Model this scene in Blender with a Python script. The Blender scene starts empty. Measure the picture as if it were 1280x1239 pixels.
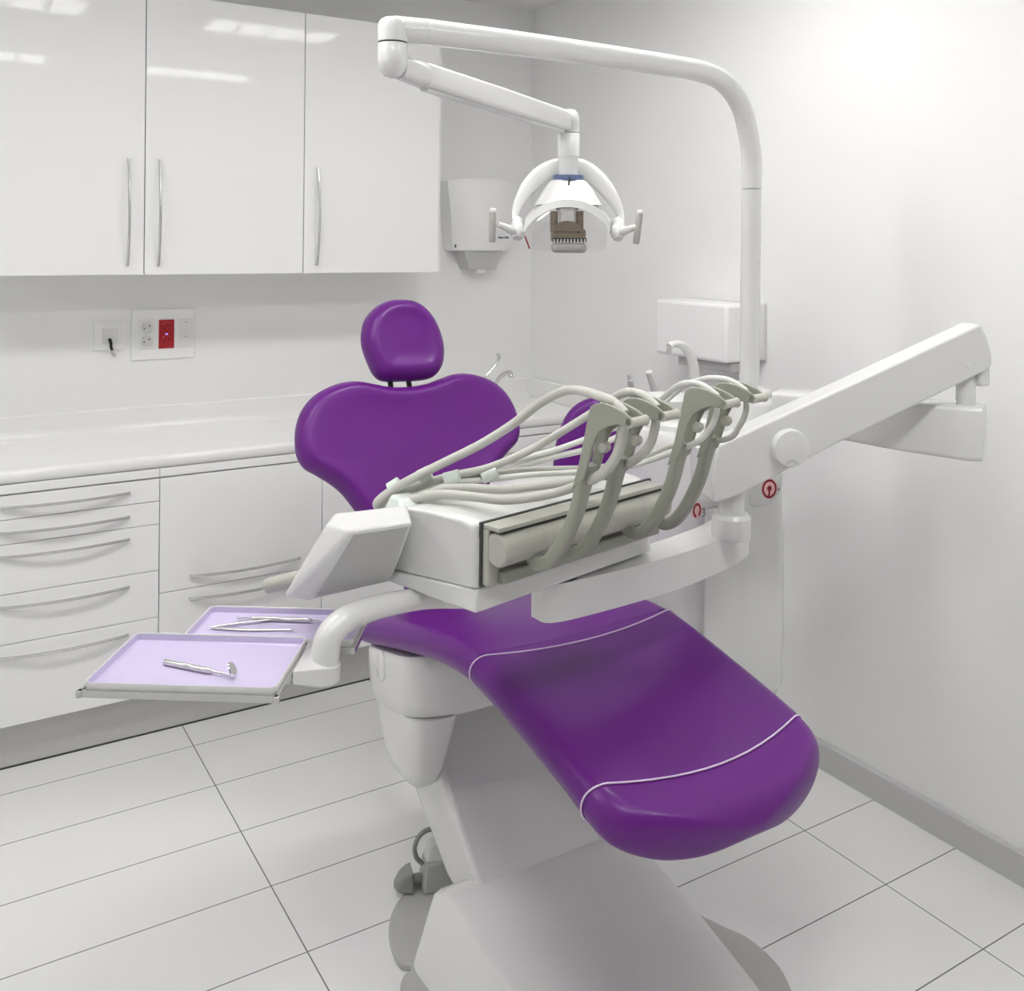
import bpy, bmesh, math, random
from mathutils import Vector, Matrix
random.seed(4)
PI = math.pi
SC = bpy.context.scene
COL = SC.collection

# ------------------------------------------------------------------ camera model (room axes: X along cabinet wall, Y along right wall)
FPX, YAW, ROLL, CY, CH = 1217.2, .5526, .00974, 302.6, 1.5
FW = Vector((math.sin(YAW), math.cos(YAW), 0))
RT = Vector((math.cos(YAW), -math.sin(YAW), 0))
R3 = RT*math.cos(ROLL) + Vector((0, 0, math.sin(ROLL)))
U3 = -RT*math.sin(ROLL) + Vector((0, 0, math.cos(ROLL)))
CAMP = Vector((0, 0, CH))

def ray(px, py):
    return FW + R3*((px-640)/FPX) - U3*((py-CY)/FPX)
def at(px, py, d=None, X=None, Y=None, Z=None, plane=None):
    """point of the room seen at a spot of the photograph, at a given depth / coordinate / plane"""
    r = ray(px, py)
    if X is not None: d = X/r.x
    elif Y is not None: d = Y/r.y
    elif Z is not None: d = (Z-CH)/r.z
    elif plane is not None:
        p, n = plane
        d = (p-CAMP).dot(n)/r.dot(n)
    return CAMP + r*d

def V(*a): return Vector(a)

# ------------------------------------------------------------------ materials
def lin(c):
    return tuple(((v/255)/12.92 if v/255 <= .04045 else ((v/255+.055)/1.055)**2.4) for v in c) + (1,)

def mat(name, rgb, rough=.4, metal=0., coat=0., noise=0., nscale=40., bump=0., bscale=200., spec=.5, sss=0):
    m = bpy.data.materials.new(name); m.use_nodes = True
    nt = m.node_tree; b = nt.nodes['Principled BSDF']
    b.inputs['Base Color'].default_value = lin(rgb)
    b.inputs['Roughness'].default_value = rough
    b.inputs['Metallic'].default_value = metal
    b.inputs['Coat Weight'].default_value = coat
    b.inputs['Coat Roughness'].default_value = .08
    b.inputs['Specular IOR Level'].default_value = spec
    tc = nt.nodes.new('ShaderNodeTexCoord')
    if noise:
        n = nt.nodes.new('ShaderNodeTexNoise'); n.inputs['Scale'].default_value = nscale; n.inputs['Detail'].default_value = 3
        nt.links.new(tc.outputs['Object'], n.inputs['Vector'])
        mx = nt.nodes.new('ShaderNodeMix'); mx.data_type = 'RGBA'
        c = lin(rgb)
        mx.inputs[6].default_value = tuple(max(0, v*(1-noise)) for v in c[:3])+(1,)
        mx.inputs[7].default_value = tuple(min(1, v*(1+noise)) for v in c[:3])+(1,)
        nt.links.new(n.outputs['Fac'], mx.inputs[0]); nt.links.new(mx.outputs[2], b.inputs['Base Color'])
    if bump:
        n2 = nt.nodes.new('ShaderNodeTexNoise'); n2.inputs['Scale'].default_value = bscale
        nt.links.new(tc.outputs['Object'], n2.inputs['Vector'])
        bp = nt.nodes.new('ShaderNodeBump'); bp.inputs['Strength'].default_value = bump; bp.inputs['Distance'].default_value = .001
        nt.links.new(n2.outputs['Fac'], bp.inputs['Height']); nt.links.new(bp.outputs['Normal'], b.inputs['Normal'])
    return m

def grid_mat(name, rgb, grout, axes, rough, width=.003, noise=.015):
    """tiles: axes = list of (component index, first joint, pitch)"""
    m = mat(name, rgb, rough, noise=noise, nscale=2.5)
    nt = m.node_tree; b = nt.nodes['Principled BSDF']
    src = b.inputs['Base Color'].links[0].from_socket
    geo = nt.nodes.new('ShaderNodeNewGeometry'); sep = nt.nodes.new('ShaderNodeSeparateXYZ')
    nt.links.new(geo.outputs['Position'], sep.inputs[0])
    prev = None
    for ax, x0, pitch in axes:
        s = nt.nodes.new('ShaderNodeMath'); s.operation = 'SUBTRACT'; s.inputs[1].default_value = x0 - pitch*50.5
        nt.links.new(sep.outputs[ax], s.inputs[0])
        w = nt.nodes.new('ShaderNodeMath'); w.operation = 'MODULO'; w.inputs[1].default_value = pitch
        nt.links.new(s.outputs[0], w.inputs[0])
        c = nt.nodes.new('ShaderNodeMath'); c.operation = 'SUBTRACT'; c.inputs[1].default_value = pitch/2
        nt.links.new(w.outputs[0], c.inputs[0])
        a = nt.nodes.new('ShaderNodeMath'); a.operation = 'ABSOLUTE'; nt.links.new(c.outputs[0], a.inputs[0])
        l = nt.nodes.new('ShaderNodeMath'); l.operation = 'LESS_THAN'; l.inputs[1].default_value = width/2
        nt.links.new(a.outputs[0], l.inputs[0])
        if prev is None: prev = l.outputs[0]
        else:
            mxx = nt.nodes.new('ShaderNodeMath'); mxx.operation = 'MAXIMUM'
            nt.links.new(prev, mxx.inputs[0]); nt.links.new(l.outputs[0], mxx.inputs[1]); prev = mxx.outputs[0]
    mx = nt.nodes.new('ShaderNodeMix'); mx.data_type = 'RGBA'; mx.inputs[7].default_value = lin(grout)
    nt.links.new(prev, mx.inputs[0]); nt.links.new(src, mx.inputs[6]); nt.links.new(mx.outputs[2], b.inputs['Base Color'])
    return m

def clear_mat(name, tint=(1, 1, 1, 1), gloss=.14, rough=.05):
    m = bpy.data.materials.new(name); m.use_nodes = True
    nt = m.node_tree; nt.nodes.clear()
    o = nt.nodes.new('ShaderNodeOutputMaterial'); mx = nt.nodes.new('ShaderNodeMixShader')
    t = nt.nodes.new('ShaderNodeBsdfTransparent'); t.inputs[0].default_value = tint
    g = nt.nodes.new('ShaderNodeBsdfGlossy'); g.inputs['Roughness'].default_value = rough; g.inputs[0].default_value = (1, 1, 1, 1)
    lw = nt.nodes.new('ShaderNodeLayerWeight'); lw.inputs[0].default_value = .25
    mm = nt.nodes.new('ShaderNodeMath'); mm.operation = 'MULTIPLY_ADD'; mm.inputs[1].default_value = .5; mm.inputs[2].default_value = gloss
    nt.links.new(lw.outputs['Fresnel'], mm.inputs[0]); nt.links.new(mm.outputs[0], mx.inputs[0])
    nt.links.new(t.outputs[0], mx.inputs[1]); nt.links.new(g.outputs[0], mx.inputs[2]); nt.links.new(mx.outputs[0], o.inputs[0])
    return m

def emit_mat(name, rgb, s):
    m = bpy.data.materials.new(name); m.use_nodes = True
    b = m.node_tree.nodes['Principled BSDF']; b.inputs['Base Color'].default_value = lin(rgb)
    b.inputs['Emission Color'].default_value = lin(rgb); b.inputs['Emission Strength'].default_value = s
    return m

def film_mat(name):
    m = bpy.data.materials.new(name); m.use_nodes = True
    nt = m.node_tree; nt.nodes.clear()
    o = nt.nodes.new('ShaderNodeOutputMaterial'); ad = nt.nodes.new('ShaderNodeAddShader')
    t = nt.nodes.new('ShaderNodeBsdfTransparent'); g = nt.nodes.new('ShaderNodeBsdfGlossy'); g.inputs['Roughness'].default_value = .13
    lw = nt.nodes.new('ShaderNodeLayerWeight'); lw.inputs[0].default_value = .3
    mm = nt.nodes.new('ShaderNodeMath'); mm.operation = 'MULTIPLY'; mm.inputs[1].default_value = .22
    nt.links.new(lw.outputs['Fresnel'], mm.inputs[0]); nt.links.new(mm.outputs[0], g.inputs[0])
    nt.links.new(t.outputs[0], ad.inputs[0]); nt.links.new(g.outputs[0], ad.inputs[1]); nt.links.new(ad.outputs[0], o.inputs[0])
    return m
M = dict(
    wall=mat('wall paint', (238, 238, 237), .6, noise=.012, nscale=3, bump=.05, bscale=300),
    wall2=mat('grey wall paint', (168, 168, 168), .6, noise=.012, nscale=3),
    ceiling=mat('ceiling paint', (226, 226, 225), .7, noise=.01, nscale=3),
    floor=grid_mat('floor tiles', (233, 233, 232), (124, 124, 122), [(0, .7225, .6185), (1, 1.4775, .2437)], .22),
    base=grid_mat('skirting tiles', (196, 196, 195), (110, 110, 110), [(1, 1.237, .7305)], .35, .0025),
    kick=mat('brushed metal plinth', (196, 195, 192), .38, .2, noise=.04, nscale=60),
    lam=mat('white gloss laminate', (240, 240, 239), .035, noise=.006, nscale=4, spec=.13),
    carcass=mat('white carcass', (225, 225, 223), .4, noise=.01),
    top=mat('white worktop', (240, 240, 238), .16, noise=.008, nscale=20),
    chrome=mat('brushed steel', (212, 212, 210), .24, .85, noise=.03, nscale=80),
    white=mat('white plastic', (222, 222, 220), .26, coat=.25, noise=.006, nscale=5),
    white2=mat('matt white plastic', (216, 216, 214), .38, noise=.008, nscale=8),
    white3=mat('bright white plastic', (238, 238, 237), .35, noise=.006, nscale=8),
    white4=mat('socket insert white', (229, 229, 228), .35, noise=.006, nscale=8),
    panel=mat('shaded membrane panel', (196, 196, 194), .4, noise=.01),  # grey tone carries the shade of the face leaning under
    warm=mat('warm grey plastic', (180, 180, 171), .35, noise=.01),
    arm=mat('grey holder plastic', (152, 154, 142), .42, noise=.015),
    hose=mat('pale grey hose', (196, 196, 189), .45, noise=.01),
    hosed=mat('grey hose', (172, 172, 164), .45, noise=.01),
    hosew=mat('white hose', (216, 217, 212), .4, noise=.01),
    sleeve=mat('pale green sleeve', (214, 222, 216), .2, noise=.02),
    purplecoat=mat('purple vinyl under clear film', (98, 27, 124), .34, coat=.2, noise=.03, nscale=6, spec=.3),
    purple=mat('purple vinyl', (101, 28, 127), .36, coat=.05, noise=.03, nscale=6, spec=.35),
    piping=mat('white piping', (226, 206, 232), .4, noise=.01),
    dark=mat('black plastic', (22, 22, 24), .4, noise=.02),
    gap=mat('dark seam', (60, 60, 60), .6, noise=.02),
    plate=mat('grey floor plate', (178, 178, 175), .4, noise=.012),
    pedal=mat('grey pedal rubber', (140, 141, 138), .45, noise=.03),
    red=mat('red socket plastic', (172, 34, 40), .3, noise=.03),
    redmark=mat('dark red print', (146, 24, 40), .4, noise=.02),
    pink=mat('pale pink print', (247, 202, 202), .4, noise=.01),
    greyprint=mat('grey print', (148, 146, 146), .5, noise=.01),
    ink=mat('dark ink', (30, 44, 60), .5, noise=.01),
    lav=mat('lavender tray enamel', (203, 193, 224), .3, noise=.01, nscale=10),
    brown=mat('bronze lamp housing', (142, 126, 110), .3, .35, noise=.03),
    lampgrey=mat('grey lamp plastic', (172, 170, 167), .4, noise=.01),
    blue=mat('blue grey band', (92, 108, 146), .4, noise=.02),
    grip=mat('grey grip', (168, 164, 160), .5, noise=.02),
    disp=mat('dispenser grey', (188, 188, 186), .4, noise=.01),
    clear=clear_mat('clear shield', (.97, .97, .97, 1), .09, .06),
    film=film_mat('clear vinyl cover'),
    mirror=mat('mirror glass', (230, 230, 230), .05, 1., noise=.01),
    led=emit_mat('blue indicator', (150, 140, 255), 1.5),
)

# ------------------------------------------------------------------ object helpers
def me_from(name, bm, m, smooth=True, ang=35):
    bmesh.ops.remove_doubles(bm, verts=bm.verts, dist=1e-6)
    bmesh.ops.recalc_face_normals(bm, faces=bm.faces)
    me = bpy.data.meshes.new(name); bm.to_mesh(me); bm.free()
    me.materials.append(m)
    if smooth:
        me.polygons.foreach_set('use_smooth', [True]*len(me.polygons))
        me.set_sharp_from_angle(angle=math.radians(ang))
    return me

def obj(name, bm, m, parent=None, bevel=0, seg=3, ang=35, bang=30):
    """link a bmesh (room coordinates) as one object"""
    me = me_from(name, bm, m, ang=ang)
    o = bpy.data.objects.new(name, me); COL.objects.link(o)
    if parent is not None:
        o.parent = parent
        if parent.type == 'EMPTY': o.matrix_parent_inverse = Matrix.Translation(-parent.location)
        else: o.matrix_parent_inverse = Matrix.Identity(4)
    if bevel:
        md = o.modifiers.new('bevel', 'BEVEL'); md.width = bevel; md.segments = seg
        md.limit_method = 'ANGLE'; md.angle_limit = math.radians(bang); md.harden_normals = False
    return o

def sub(name, bm, m, parent, **k):
    """a sub-part; the part it hangs from sits untransformed in room coordinates"""
    return obj(name, bm, m, parent, **k)

def thing(name, label, cat, loc, group=None):
    o = bpy.data.objects.new(name, None); COL.objects.link(o)
    o.empty_display_size = .05; o.location = loc
    o['label'] = label; o['category'] = cat
    if group: o['group'] = group
    return o
def tag(o, label, cat, group=None):
    o['label'] = label; o['category'] = cat
    if group: o['group'] = group
    return o
def struct(name, bm, m, **k):
    o = obj(name, bm, m, **k); o['kind'] = 'structure'; return o

def BM(): return bmesh.new()

def box(bm, a, b, mtx=None):
    x0, y0, z0 = a; x1, y1, z1 = b
    vs = [bm.verts.new((x, y, z)) for x in (x0, x1) for y in (y0, y1) for z in (z0, z1)]
    if mtx is not None:
        for v in vs: v.co = mtx @ v.co
    for f in ((0, 1, 3, 2), (4, 6, 7, 5), (0, 4, 5, 1), (2, 3, 7, 6), (0, 2, 6, 4), (1, 5, 7, 3)):
        bm.faces.new([vs[i] for i in f])
    return bm
def bx(a, b, mtx=None): return box(BM(), a, b, mtx)

def loft(bm, rings, cap=True, closed=True):
    vr = [[bm.verts.new(p) for p in r] for r in rings]
    n = len(vr[0])
    for a, b in zip(vr[:-1], vr[1:]):
        for i in range(n if closed else n-1):
            j = (i+1) % n
            bm.faces.new((a[i], a[j], b[j], b[i]))
    if cap:
        bm.faces.new(list(reversed(vr[0]))); bm.faces.new(vr[-1])
    return bm

def cr(pts, n, closed=False):
    """Catmull-Rom resample"""
    P = [Vector(p) for p in pts]; N = len(P); out = []
    segs = N if closed else N-1
    for s in range(segs):
        p1, p2 = P[s % N], P[(s+1) % N]
        if closed: p0, p3 = P[(s-1) % N], P[(s+2) % N]
        else:
            p0 = P[s-1] if s > 0 else p1*2-p2
            p3 = P[s+2] if s+2 < N else p2*2-p1
        for k in range(n):
            t = k/n
            out.append(.5*((2*p1) + (p2-p0)*t + (2*p0-5*p1+4*p2-p3)*t*t + (3*p1-p0-3*p2+p3)*t**3))
    if not closed: out.append(P[-1].copy())
    return out

def tube(bm, pts, r, n=14, smooth=0, flat=None, up=None):
    """round tube along pts; r number or list; flat = (scale along side) for oval tubes"""
    P = [Vector(p) for p in pts]
    rs = list(r) if hasattr(r, '__len__') else [r]*len(P)
    if smooth:
        R = [Vector((x, 0, 0)) for x in rs]
        P = cr(P, smooth); rs = [v.x for v in cr(R, smooth)]
    prevu = None; rings = []
    for i, p in enumerate(P):
        t = (P[min(i+1, len(P)-1)]-P[max(i-1, 0)]).normalized()
        if prevu is None:
            u = Vector(up) if up is not None else (Vector((0, 0, 1)) if abs(t.z) < .9 else Vector((1, 0, 0)))
        else: u = prevu
        u = (u - t*u.dot(t)).normalized(); w = t.cross(u); prevu = u
        fs = flat if flat else 1
        rings.append([p + (u*math.cos(a)*fs + w*math.sin(a))*rs[i] for a in (2*PI*k/n for k in range(n))])
    return loft(bm, rings)
def tb(pts, r, **k): return tube(BM(), pts, r, **k)

def lathe(bm, prof, c, axis=(0, 0, 1), n=32):
    """prof = [(radius, height)] around axis from c"""
    ax = Vector(axis).normalized(); u = ax.orthogonal().normalized(); w = ax.cross(u); c = Vector(c)
    rings = [[c + ax*h + (u*math.cos(a)+w*math.sin(a))*max(r, 1e-4) for a in (2*PI*k/n for k in range(n))] for r, h in prof]
    return loft(bm, rings)
def lt(*a, **k): return lathe(BM(), *a, **k)

def prism(bm, pts, d):
    """planar polygon extruded by vector d"""
    d = Vector(d)
    a = [bm.verts.new(Vector(p)) for p in pts]; b = [bm.verts.new(Vector(p)+d) for p in pts]
    n = len(a)
    bm.faces.new(a); bm.faces.new(list(reversed(b)))
    for i in range(n):
        j = (i+1) % n; bm.faces.new((a[i], b[i], b[j], a[j]))
    return bm
def pr(pts, d): return prism(BM(), pts, d)

def rrect(w, h, r, k=6):
    """rounded rectangle ring (half sizes)"""
    out = []
    for cx, cy, a0 in ((w-r, h-r, 0), (-w+r, h-r, PI/2), (-w+r, -h+r, PI), (w-r, -h+r, 1.5*PI)):
        for i in range(k+1):
            a = a0+PI/2*i/k; out.append((cx+r*math.cos(a), cy+r*math.sin(a)))
    return out

def pillow(outline, org, u, v, n, T, r, dish=0., bulge=0., per=6, steps=6):
    """upholstered pad: outline in (u,v), thickness T behind the face, edges rolled with radius r"""
    o2 = cr([Vector((a, b, 0)) for a, b in outline], per, closed=True)
    area = sum(o2[i].x*o2[(i+1) % len(o2)].y-o2[(i+1) % len(o2)].x*o2[i].y for i in range(len(o2)))
    if area < 0: o2.reverse()
    N = len(o2)
    nor = []
    for i in range(N):
        t = o2[(i+2) % N]-o2[(i-2) % N]; nor.append(Vector((t.y, -t.x, 0)).normalized())
    cen = sum(o2, Vector())/N
    org, u, v, n = Vector(org), Vector(u), Vector(v), Vector(n)
    def ring(inset, h, s=1.):
        out = []
        for p, q in zip(o2, nor):
            p2 = p - q*inset; p2 = cen+(p2-cen)*s
            out.append(org+u*p2.x+v*p2.y+n*h)
        return out
    rings = []
    rb = min(r, T*.5)
    for s in (.2, .6, .9): rings.append(ring(rb, -T, s))
    for k in range(steps+1):
        a = PI/2*k/steps; rings.append(ring(rb*(1-math.sin(a)), -T+rb*(1-math.cos(a))))
    rf = T-rb
    for k in range(steps+1):
        a = PI/2*k/steps; rings.append(ring(r*(1-math.cos(a)), -rf+rf*math.sin(a)))
    for s in (.92, .82, .7, .55, .4, .25, .1):
        rings.append(ring(r, bulge*(1-s*s) - dish*(1-s**4), s))
    return loft(BM(), rings)

def text_bm(txt, size, mtx, depth=.0008, bold=0.):
    cu = bpy.data.curves.new('lettering', 'FONT'); cu.body = txt; cu.size = size; cu.extrude = depth; cu.align_x = 'CENTER'; cu.align_y = 'CENTER'
    cu.offset = bold
    o = bpy.data.objects.new('lettering', cu); COL.objects.link(o)
    bpy.context.view_layer.update()
    me = bpy.data.meshes.new_from_object(o.evaluated_get(bpy.context.evaluated_depsgraph_get()))
    bm = BM(); bm.from_mesh(me); bm.transform(mtx)
    bpy.data.objects.remove(o); bpy.data.curves.remove(cu); bpy.data.meshes.remove(me)
    return bm

def frame(org, u, v, n):
    return Matrix(((u[0], v[0], n[0], org[0]), (u[1], v[1], n[1], org[1]), (u[2], v[2], n[2], org[2]), (0, 0, 0, 1)))

# ================================================================== ROOM
XW, YB, ZC, XL0, YF = 2.24, 3.48, 2.48, -1.7, -1.7
struct('floor', bx((XL0-.1, YF-.1, -.1), (XW+.1, YB+.1, 0)), M['floor'])
struct('ceiling', bx((XL0-.1, YF-.1, ZC), (XW+.1, YB+.1, ZC+.1)), M['ceiling'])
struct('wall_back', bx((XL0-.1, YB, 0), (XW+.1, YB+.1, ZC)), M['wall'])
struct('wall_right', bx((XW, YF-.1, 0), (XW+.1, YB, ZC)), M['wall'])
struct('wall_left', bx((XL0-.1, YF-.1, 0), (XL0, YB, ZC)), M['wall'])
struct('wall_front', bx((XL0, YF-.1, 0), (XW, YF, ZC)), M['wall2'])
b = BM(); prism(b, [(XW, YF, 0), (XW-.014, YF, 0), (XW-.014, YF, .074), (XW-.009, YF, .079), (XW, YF, .079)], (0, 3.08-YF, 0))
struct('baseboard_right', b, M['base'])
struct('trim_1', bx((-.40, 3.08, 0), (XW, 3.10, .137)), M['kick'])
struct('trim_3', bx((-.40, 3.0785, .0), (XW-.02, 3.08, .005)), M['gap'])
struct('trim_2', bx((-.40, YB-.012, .93), (1.675, YB, 1.385)), M['wall'])

# ------------------------------------------------------------------ worktop with upstand
YCF = 3.03
b = BM()
prof = [(YCF+.03, .812), (YCF+.012, .812), (YCF+.004, .816), (YCF, .826), (YCF, .838), (YCF+.004, .847), (YCF+.012, .851),
        (YB-.05, .851), (YB-.035, .856), (YB-.027, .868), (YB-.025, .885), (YB-.025, .927), (YB-.02, .931), (YB-.001, .931), (YB-.001, .812)]
loft(b, [[V(x, y, z) for y, z in prof] for x in (-.40, XW-.001)])
w = obj('worktop', b, M['top'], ang=50)
tag(w, 'long white worktop with rounded front edge running along the back wall', 'worktop')
w2 = obj('upstand', bx((XW-.025, YCF+.01, .851), (XW-.001, YB-.026, .931)), M['top'], w, bevel=.004)

# ------------------------------------------------------------------ cabinets
def arc_handle(p0, p1, out, r=.0048, bow=.022, n=14):
    p0, p1, out = Vector(p0), Vector(p1), Vector(out)
    pts = [p0]
    for k in range(n+1):
        t = k/n; pts.append(p0.lerp(p1, t) + out*(.006+bow*math.sin(PI*t)**.8))
    pts.append(p1)
    return pts
def handle_bm(p0, p1, out, side):
    pts = arc_handle(p0, p1, out)
    return tube(BM(), pts, .0058, n=10, flat=.8)

OUT = V(0, -1, 0)
# lower units: fronts as (z top, z bottom, handle height or None)
Z1 = [(.7835, .737), (.735, .690), (.688, .594), (.592, .496), (.494, .139)]
def lower_unit(name, label, x0, x1, fronts, handles, group=None):
    t = thing(name, label, 'cabinet', (.5*(x0+x1), 3.28, .137), group)
    obj('carcass', bx((x0+.0006, YCF+.02, .138), (x1-.0006, YB-.002, .811)), M['carcass'], t)
    obj('rail', bx((x0+.001, YCF+.002, .786), (x1-.001, YCF+.0195, .811)), M['lam'], t, bevel=.0008, seg=2)
    for (zt, zb), hz in zip(fronts, handles):
        nm = 'drawer' if (zt-zb) < .3 else 'door'
        f = obj(nm, bx((x0+.0012, YCF, zb), (x1-.0012, YCF+.0195, zt)), M['lam'], t, bevel=.0012, seg=2)
        if hz is not None:
            hx0, hx1 = (x0+.0645+.012, x1-.0645+.0) if not isinstance(hz, tuple) else hz[1:]
            z = hz if not isinstance(hz, tuple) else hz[0]
            sub('handle', tube(BM(), arc_handle((hx0, YCF+.001, z), (hx1, YCF+.001, z), OUT), .0056, n=10, flat=.75), M['chrome'], f)
    return t

# where the photograph's drawer joints fall on the front
def zf(px, py): return at(px, py, Y=YCF).z
j1 = [zf(199, y) for y in (598.3, 626.4, 655, 712.9, 771)]
hz1 = [zf(160, y) for y in (616, 646, 674, 733.5, 793)]
fr1 = [(j1[0]-.001, j1[1]+.001), (j1[1]-.001, j1[2]+.001), (j1[2]-.001, j1[3]+.001), (j1[3]-.001, j1[4]+.001), (j1[4]-.001, .139)]
hx0, hx1 = at(2, 640, Y=YCF).x, at(161, 640, Y=YCF).x
XA, XB, XC_, XD, XE = .128, .639, 1.150, 1.661, XW-.002
lower_unit('drawer_cabinet', 'white five-drawer base cabinet at the left with bowed steel handles', XA, XB, fr1, [(z, hx0, hx1) for z in hz1])
k2 = zf(203, 741.5)
h2x0, h2x1 = at(238, 720, Y=YCF).x, at(374, 697, Y=YCF).x
fr2 = [(j1[0]-.001, k2+.001), (k2-.001, .139)]
lower_unit('base_cabinet', 'white base cabinet with two tall fronts right of the five-drawer cabinet', XB, XC_, fr2, [(zf(238, 720), h2x0, h2x1), (zf(240, 748), h2x0, h2x1)])
lower_unit('base_cabinet', 'white base cabinet mostly hidden behind the purple backrest', XC_, XD, [(j1[0]-.001, j1[3]+.001), (j1[3]-.001, .139)], [(j1[0]-.05, XC_+.12, XD-.1), (j1[3]-.05, XC_+.12, XD-.1)])
lower_unit('base_cabinet', 'white base cabinet in the corner behind the instrument holders', XD, XE, [(j1[0]-.001, j1[3]+.001), (j1[3]-.001, .139)], [(j1[0]-.05, XD+.12, XE-.1), (j1[3]-.05, XD+.12, XE-.1)])
lower_unit('base_cabinet', 'white base cabinet cut off by the left edge of the photo', -.40, XA, [(j1[0]-.001, .139)], [(.70, -.30, 0)])

YU = 3.15
ZU0, ZU1 = 1.388, 2.262
def upper_unit(name, label, x0, x1, doors):
    t = thing(name, label, 'cabinet', (.5*(x0+x1), 3.3, ZU0))
    obj('carcass', bx((x0+.0006, YU+.0215, ZU0+.001), (x1-.0006, YB-.013, ZU1-.001)), M['lam'], t, bevel=.001, seg=2)
    for a, b_, hx in doors:
        f = obj('door', bx((a+.0014, YU, ZU0), (b_-.0014, YU+.02, ZU1)), M['lam'], t, bevel=.0014, seg=2)
        if hx is not None:
            z0, z1 = 1.418, at(160, 199, Y=YU).z
            sub('handle', tube(BM(), arc_handle((hx, YU+.001, z0), (hx, YU+.001, z1), OUT), .0058, n=10, flat=.75, up=(1, 0, 0)), M['chrome'], f)
    return t
u0, u1, u2 = at(180, 341, Y=YU).x, at(379, 341, Y=YU).x, at(547.5, 340, Y=YU).x
upper_unit('wall_cabinet', 'white gloss two-door wall cabinet with facing bowed handles above the sockets', u0-.51, u1, [(u0-.51, u0, at(160, 260, Y=YU).x), (u0, u1, at(198.5, 260, Y=YU).x)])
upper_unit('wall_cabinet', 'white gloss single-door wall cabinet beside the towel dispenser', u1, u2+.018, [(u1, u2, at(396, 270, Y=YU).x)])

# ------------------------------------------------------------------ wall sockets
YS = YB-.012
def sx(px, py): p = at(px, py, Y=YS-.008); return p.x, p.z
def socket_face(cx, cz, r, parent, mt):
    b = BM(); lathe(b, [(r, 0), (r, -.001), (r*.93, -.0025), (r*.9, .0), (r*.9, .004)], (cx, YS-.0095, cz), (0, 1, 0), n=24)
    f = sub('socket', b, mt, parent)
x0, z1 = sx(117.5, 404); x1, z0 = sx(155.5, 437)
t = thing('cable_outlet', 'small square white wall outlet with a short black cable hanging out', 'outlet', (.5*(x0+x1), YS, z0))
obj('plate', bx((x0, YS-.008, z0), (x1, YS-.0002, z1)), M['white3'], t, bevel=.0025)
xa, za = sx(128, 411); xb, zb = sx(148, 429)
obj('insert', bx((xa, YS-.0105, zb), (xb, YS-.008, za)), M['white4'], t, bevel=.001)
p = V(*[sx(137, 425)[0], YS-.011, sx(137, 425)[1]])
cb = obj('cable', tb([p+V(0, .004, 0), p+V(0, -.006, 0), p+V(.002, -.010, -.01), p+V(.003, -.010, -.024), p+V(.008, -.009, -.036)], [.0055, .0055, .005, .0045, .005], smooth=4, n=10), M['dark'], t)
sub('plug', tb([p+V(.006, -.009, -.033), p+V(.012, -.009, -.047), p+V(.016, -.009, -.056)], [.0065, .007, .003], n=10), M['disp'], cb)

x0, z1 = sx(164.5, 387.5); x1, z0 = sx(243, 447)
t = thing('socket_panel', 'wide white socket plate with white and red double sockets and two switches', 'outlet', (.5*(x0+x1), YS, z0))
obj('plate', bx((x0, YS-.008, z0), (x1, YS-.0002, z1)), M['white3'], t, bevel=.003)
def module(pxa, pya, pxb, pyb, nm, mt):
    xa, za = sx(pxa, pya); xb, zb = sx(pxb, pyb)
    return obj(nm, bx((xa, YS-.0105, zb), (xb, YS-.008, za)), mt, t, bevel=.001), xa, za, xb, zb
for nm, q, mt in (('white_double_socket', (174, 400, 193, 436), M['white4']), ('red_double_socket', (198.5, 400, 217.5, 435), M['red'])):
    f, xa, za, xb, zb = module(*q, nm, mt)
    f['label'] = 'red double socket with a blue light' if 'red' in nm else 'white double socket'
    cx = .5*(xa+xb); h = za-zb
    for k in (.27, .73):
        cz = zb+h*k; r = h*.2
        b = BM()
        lathe(b, [(r, .0), (r, -.0012), (r*.92, -.0016), (r*.86, .0), (r*.86, .0003)], (cx, YS-.0107, cz), (0, 1, 0), n=28)
        sub('socket_ring', b, mt if 'red' in nm else M['white2'], f)
        for dx, dz in ((-.45, -.12), (.4, .3)):
            sub('pin_hole', lt([(.0026, 0), (.0026, -.0006)], (cx+dx*r, YS-.0107, cz+dz*r), (0, 1, 0), n=12), M['dark'], f)
        for dx, dz in ((-.55, .62), (.6, -.7)):
            sub('earth_clip', bx((cx+dx*r-.0015, YS-.0116, cz+dz*r-.0012), (cx+dx*r+.0015, YS-.0106, cz+dz*r+.0012)), M['chrome'], f)
    if 'red' in nm:
        sub('indicator', bx((cx-.004, YS-.0116, .5*(za+zb)-.002), (cx+.004, YS-.0105, .5*(za+zb)+.002)), M['led'], f)
for q in ((223, 399, 241, 416.5), (223, 417.2, 241, 434)):
    f, xa, za, xb, zb = module(*q, 'switch', M['white4'])
    cx = .5*(xa+xb)
    sub('mark', bx((cx-.004, YS-.0109, za-.011), (cx+.004, YS-.0104, za-.009)), M['greyprint'], f)

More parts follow.
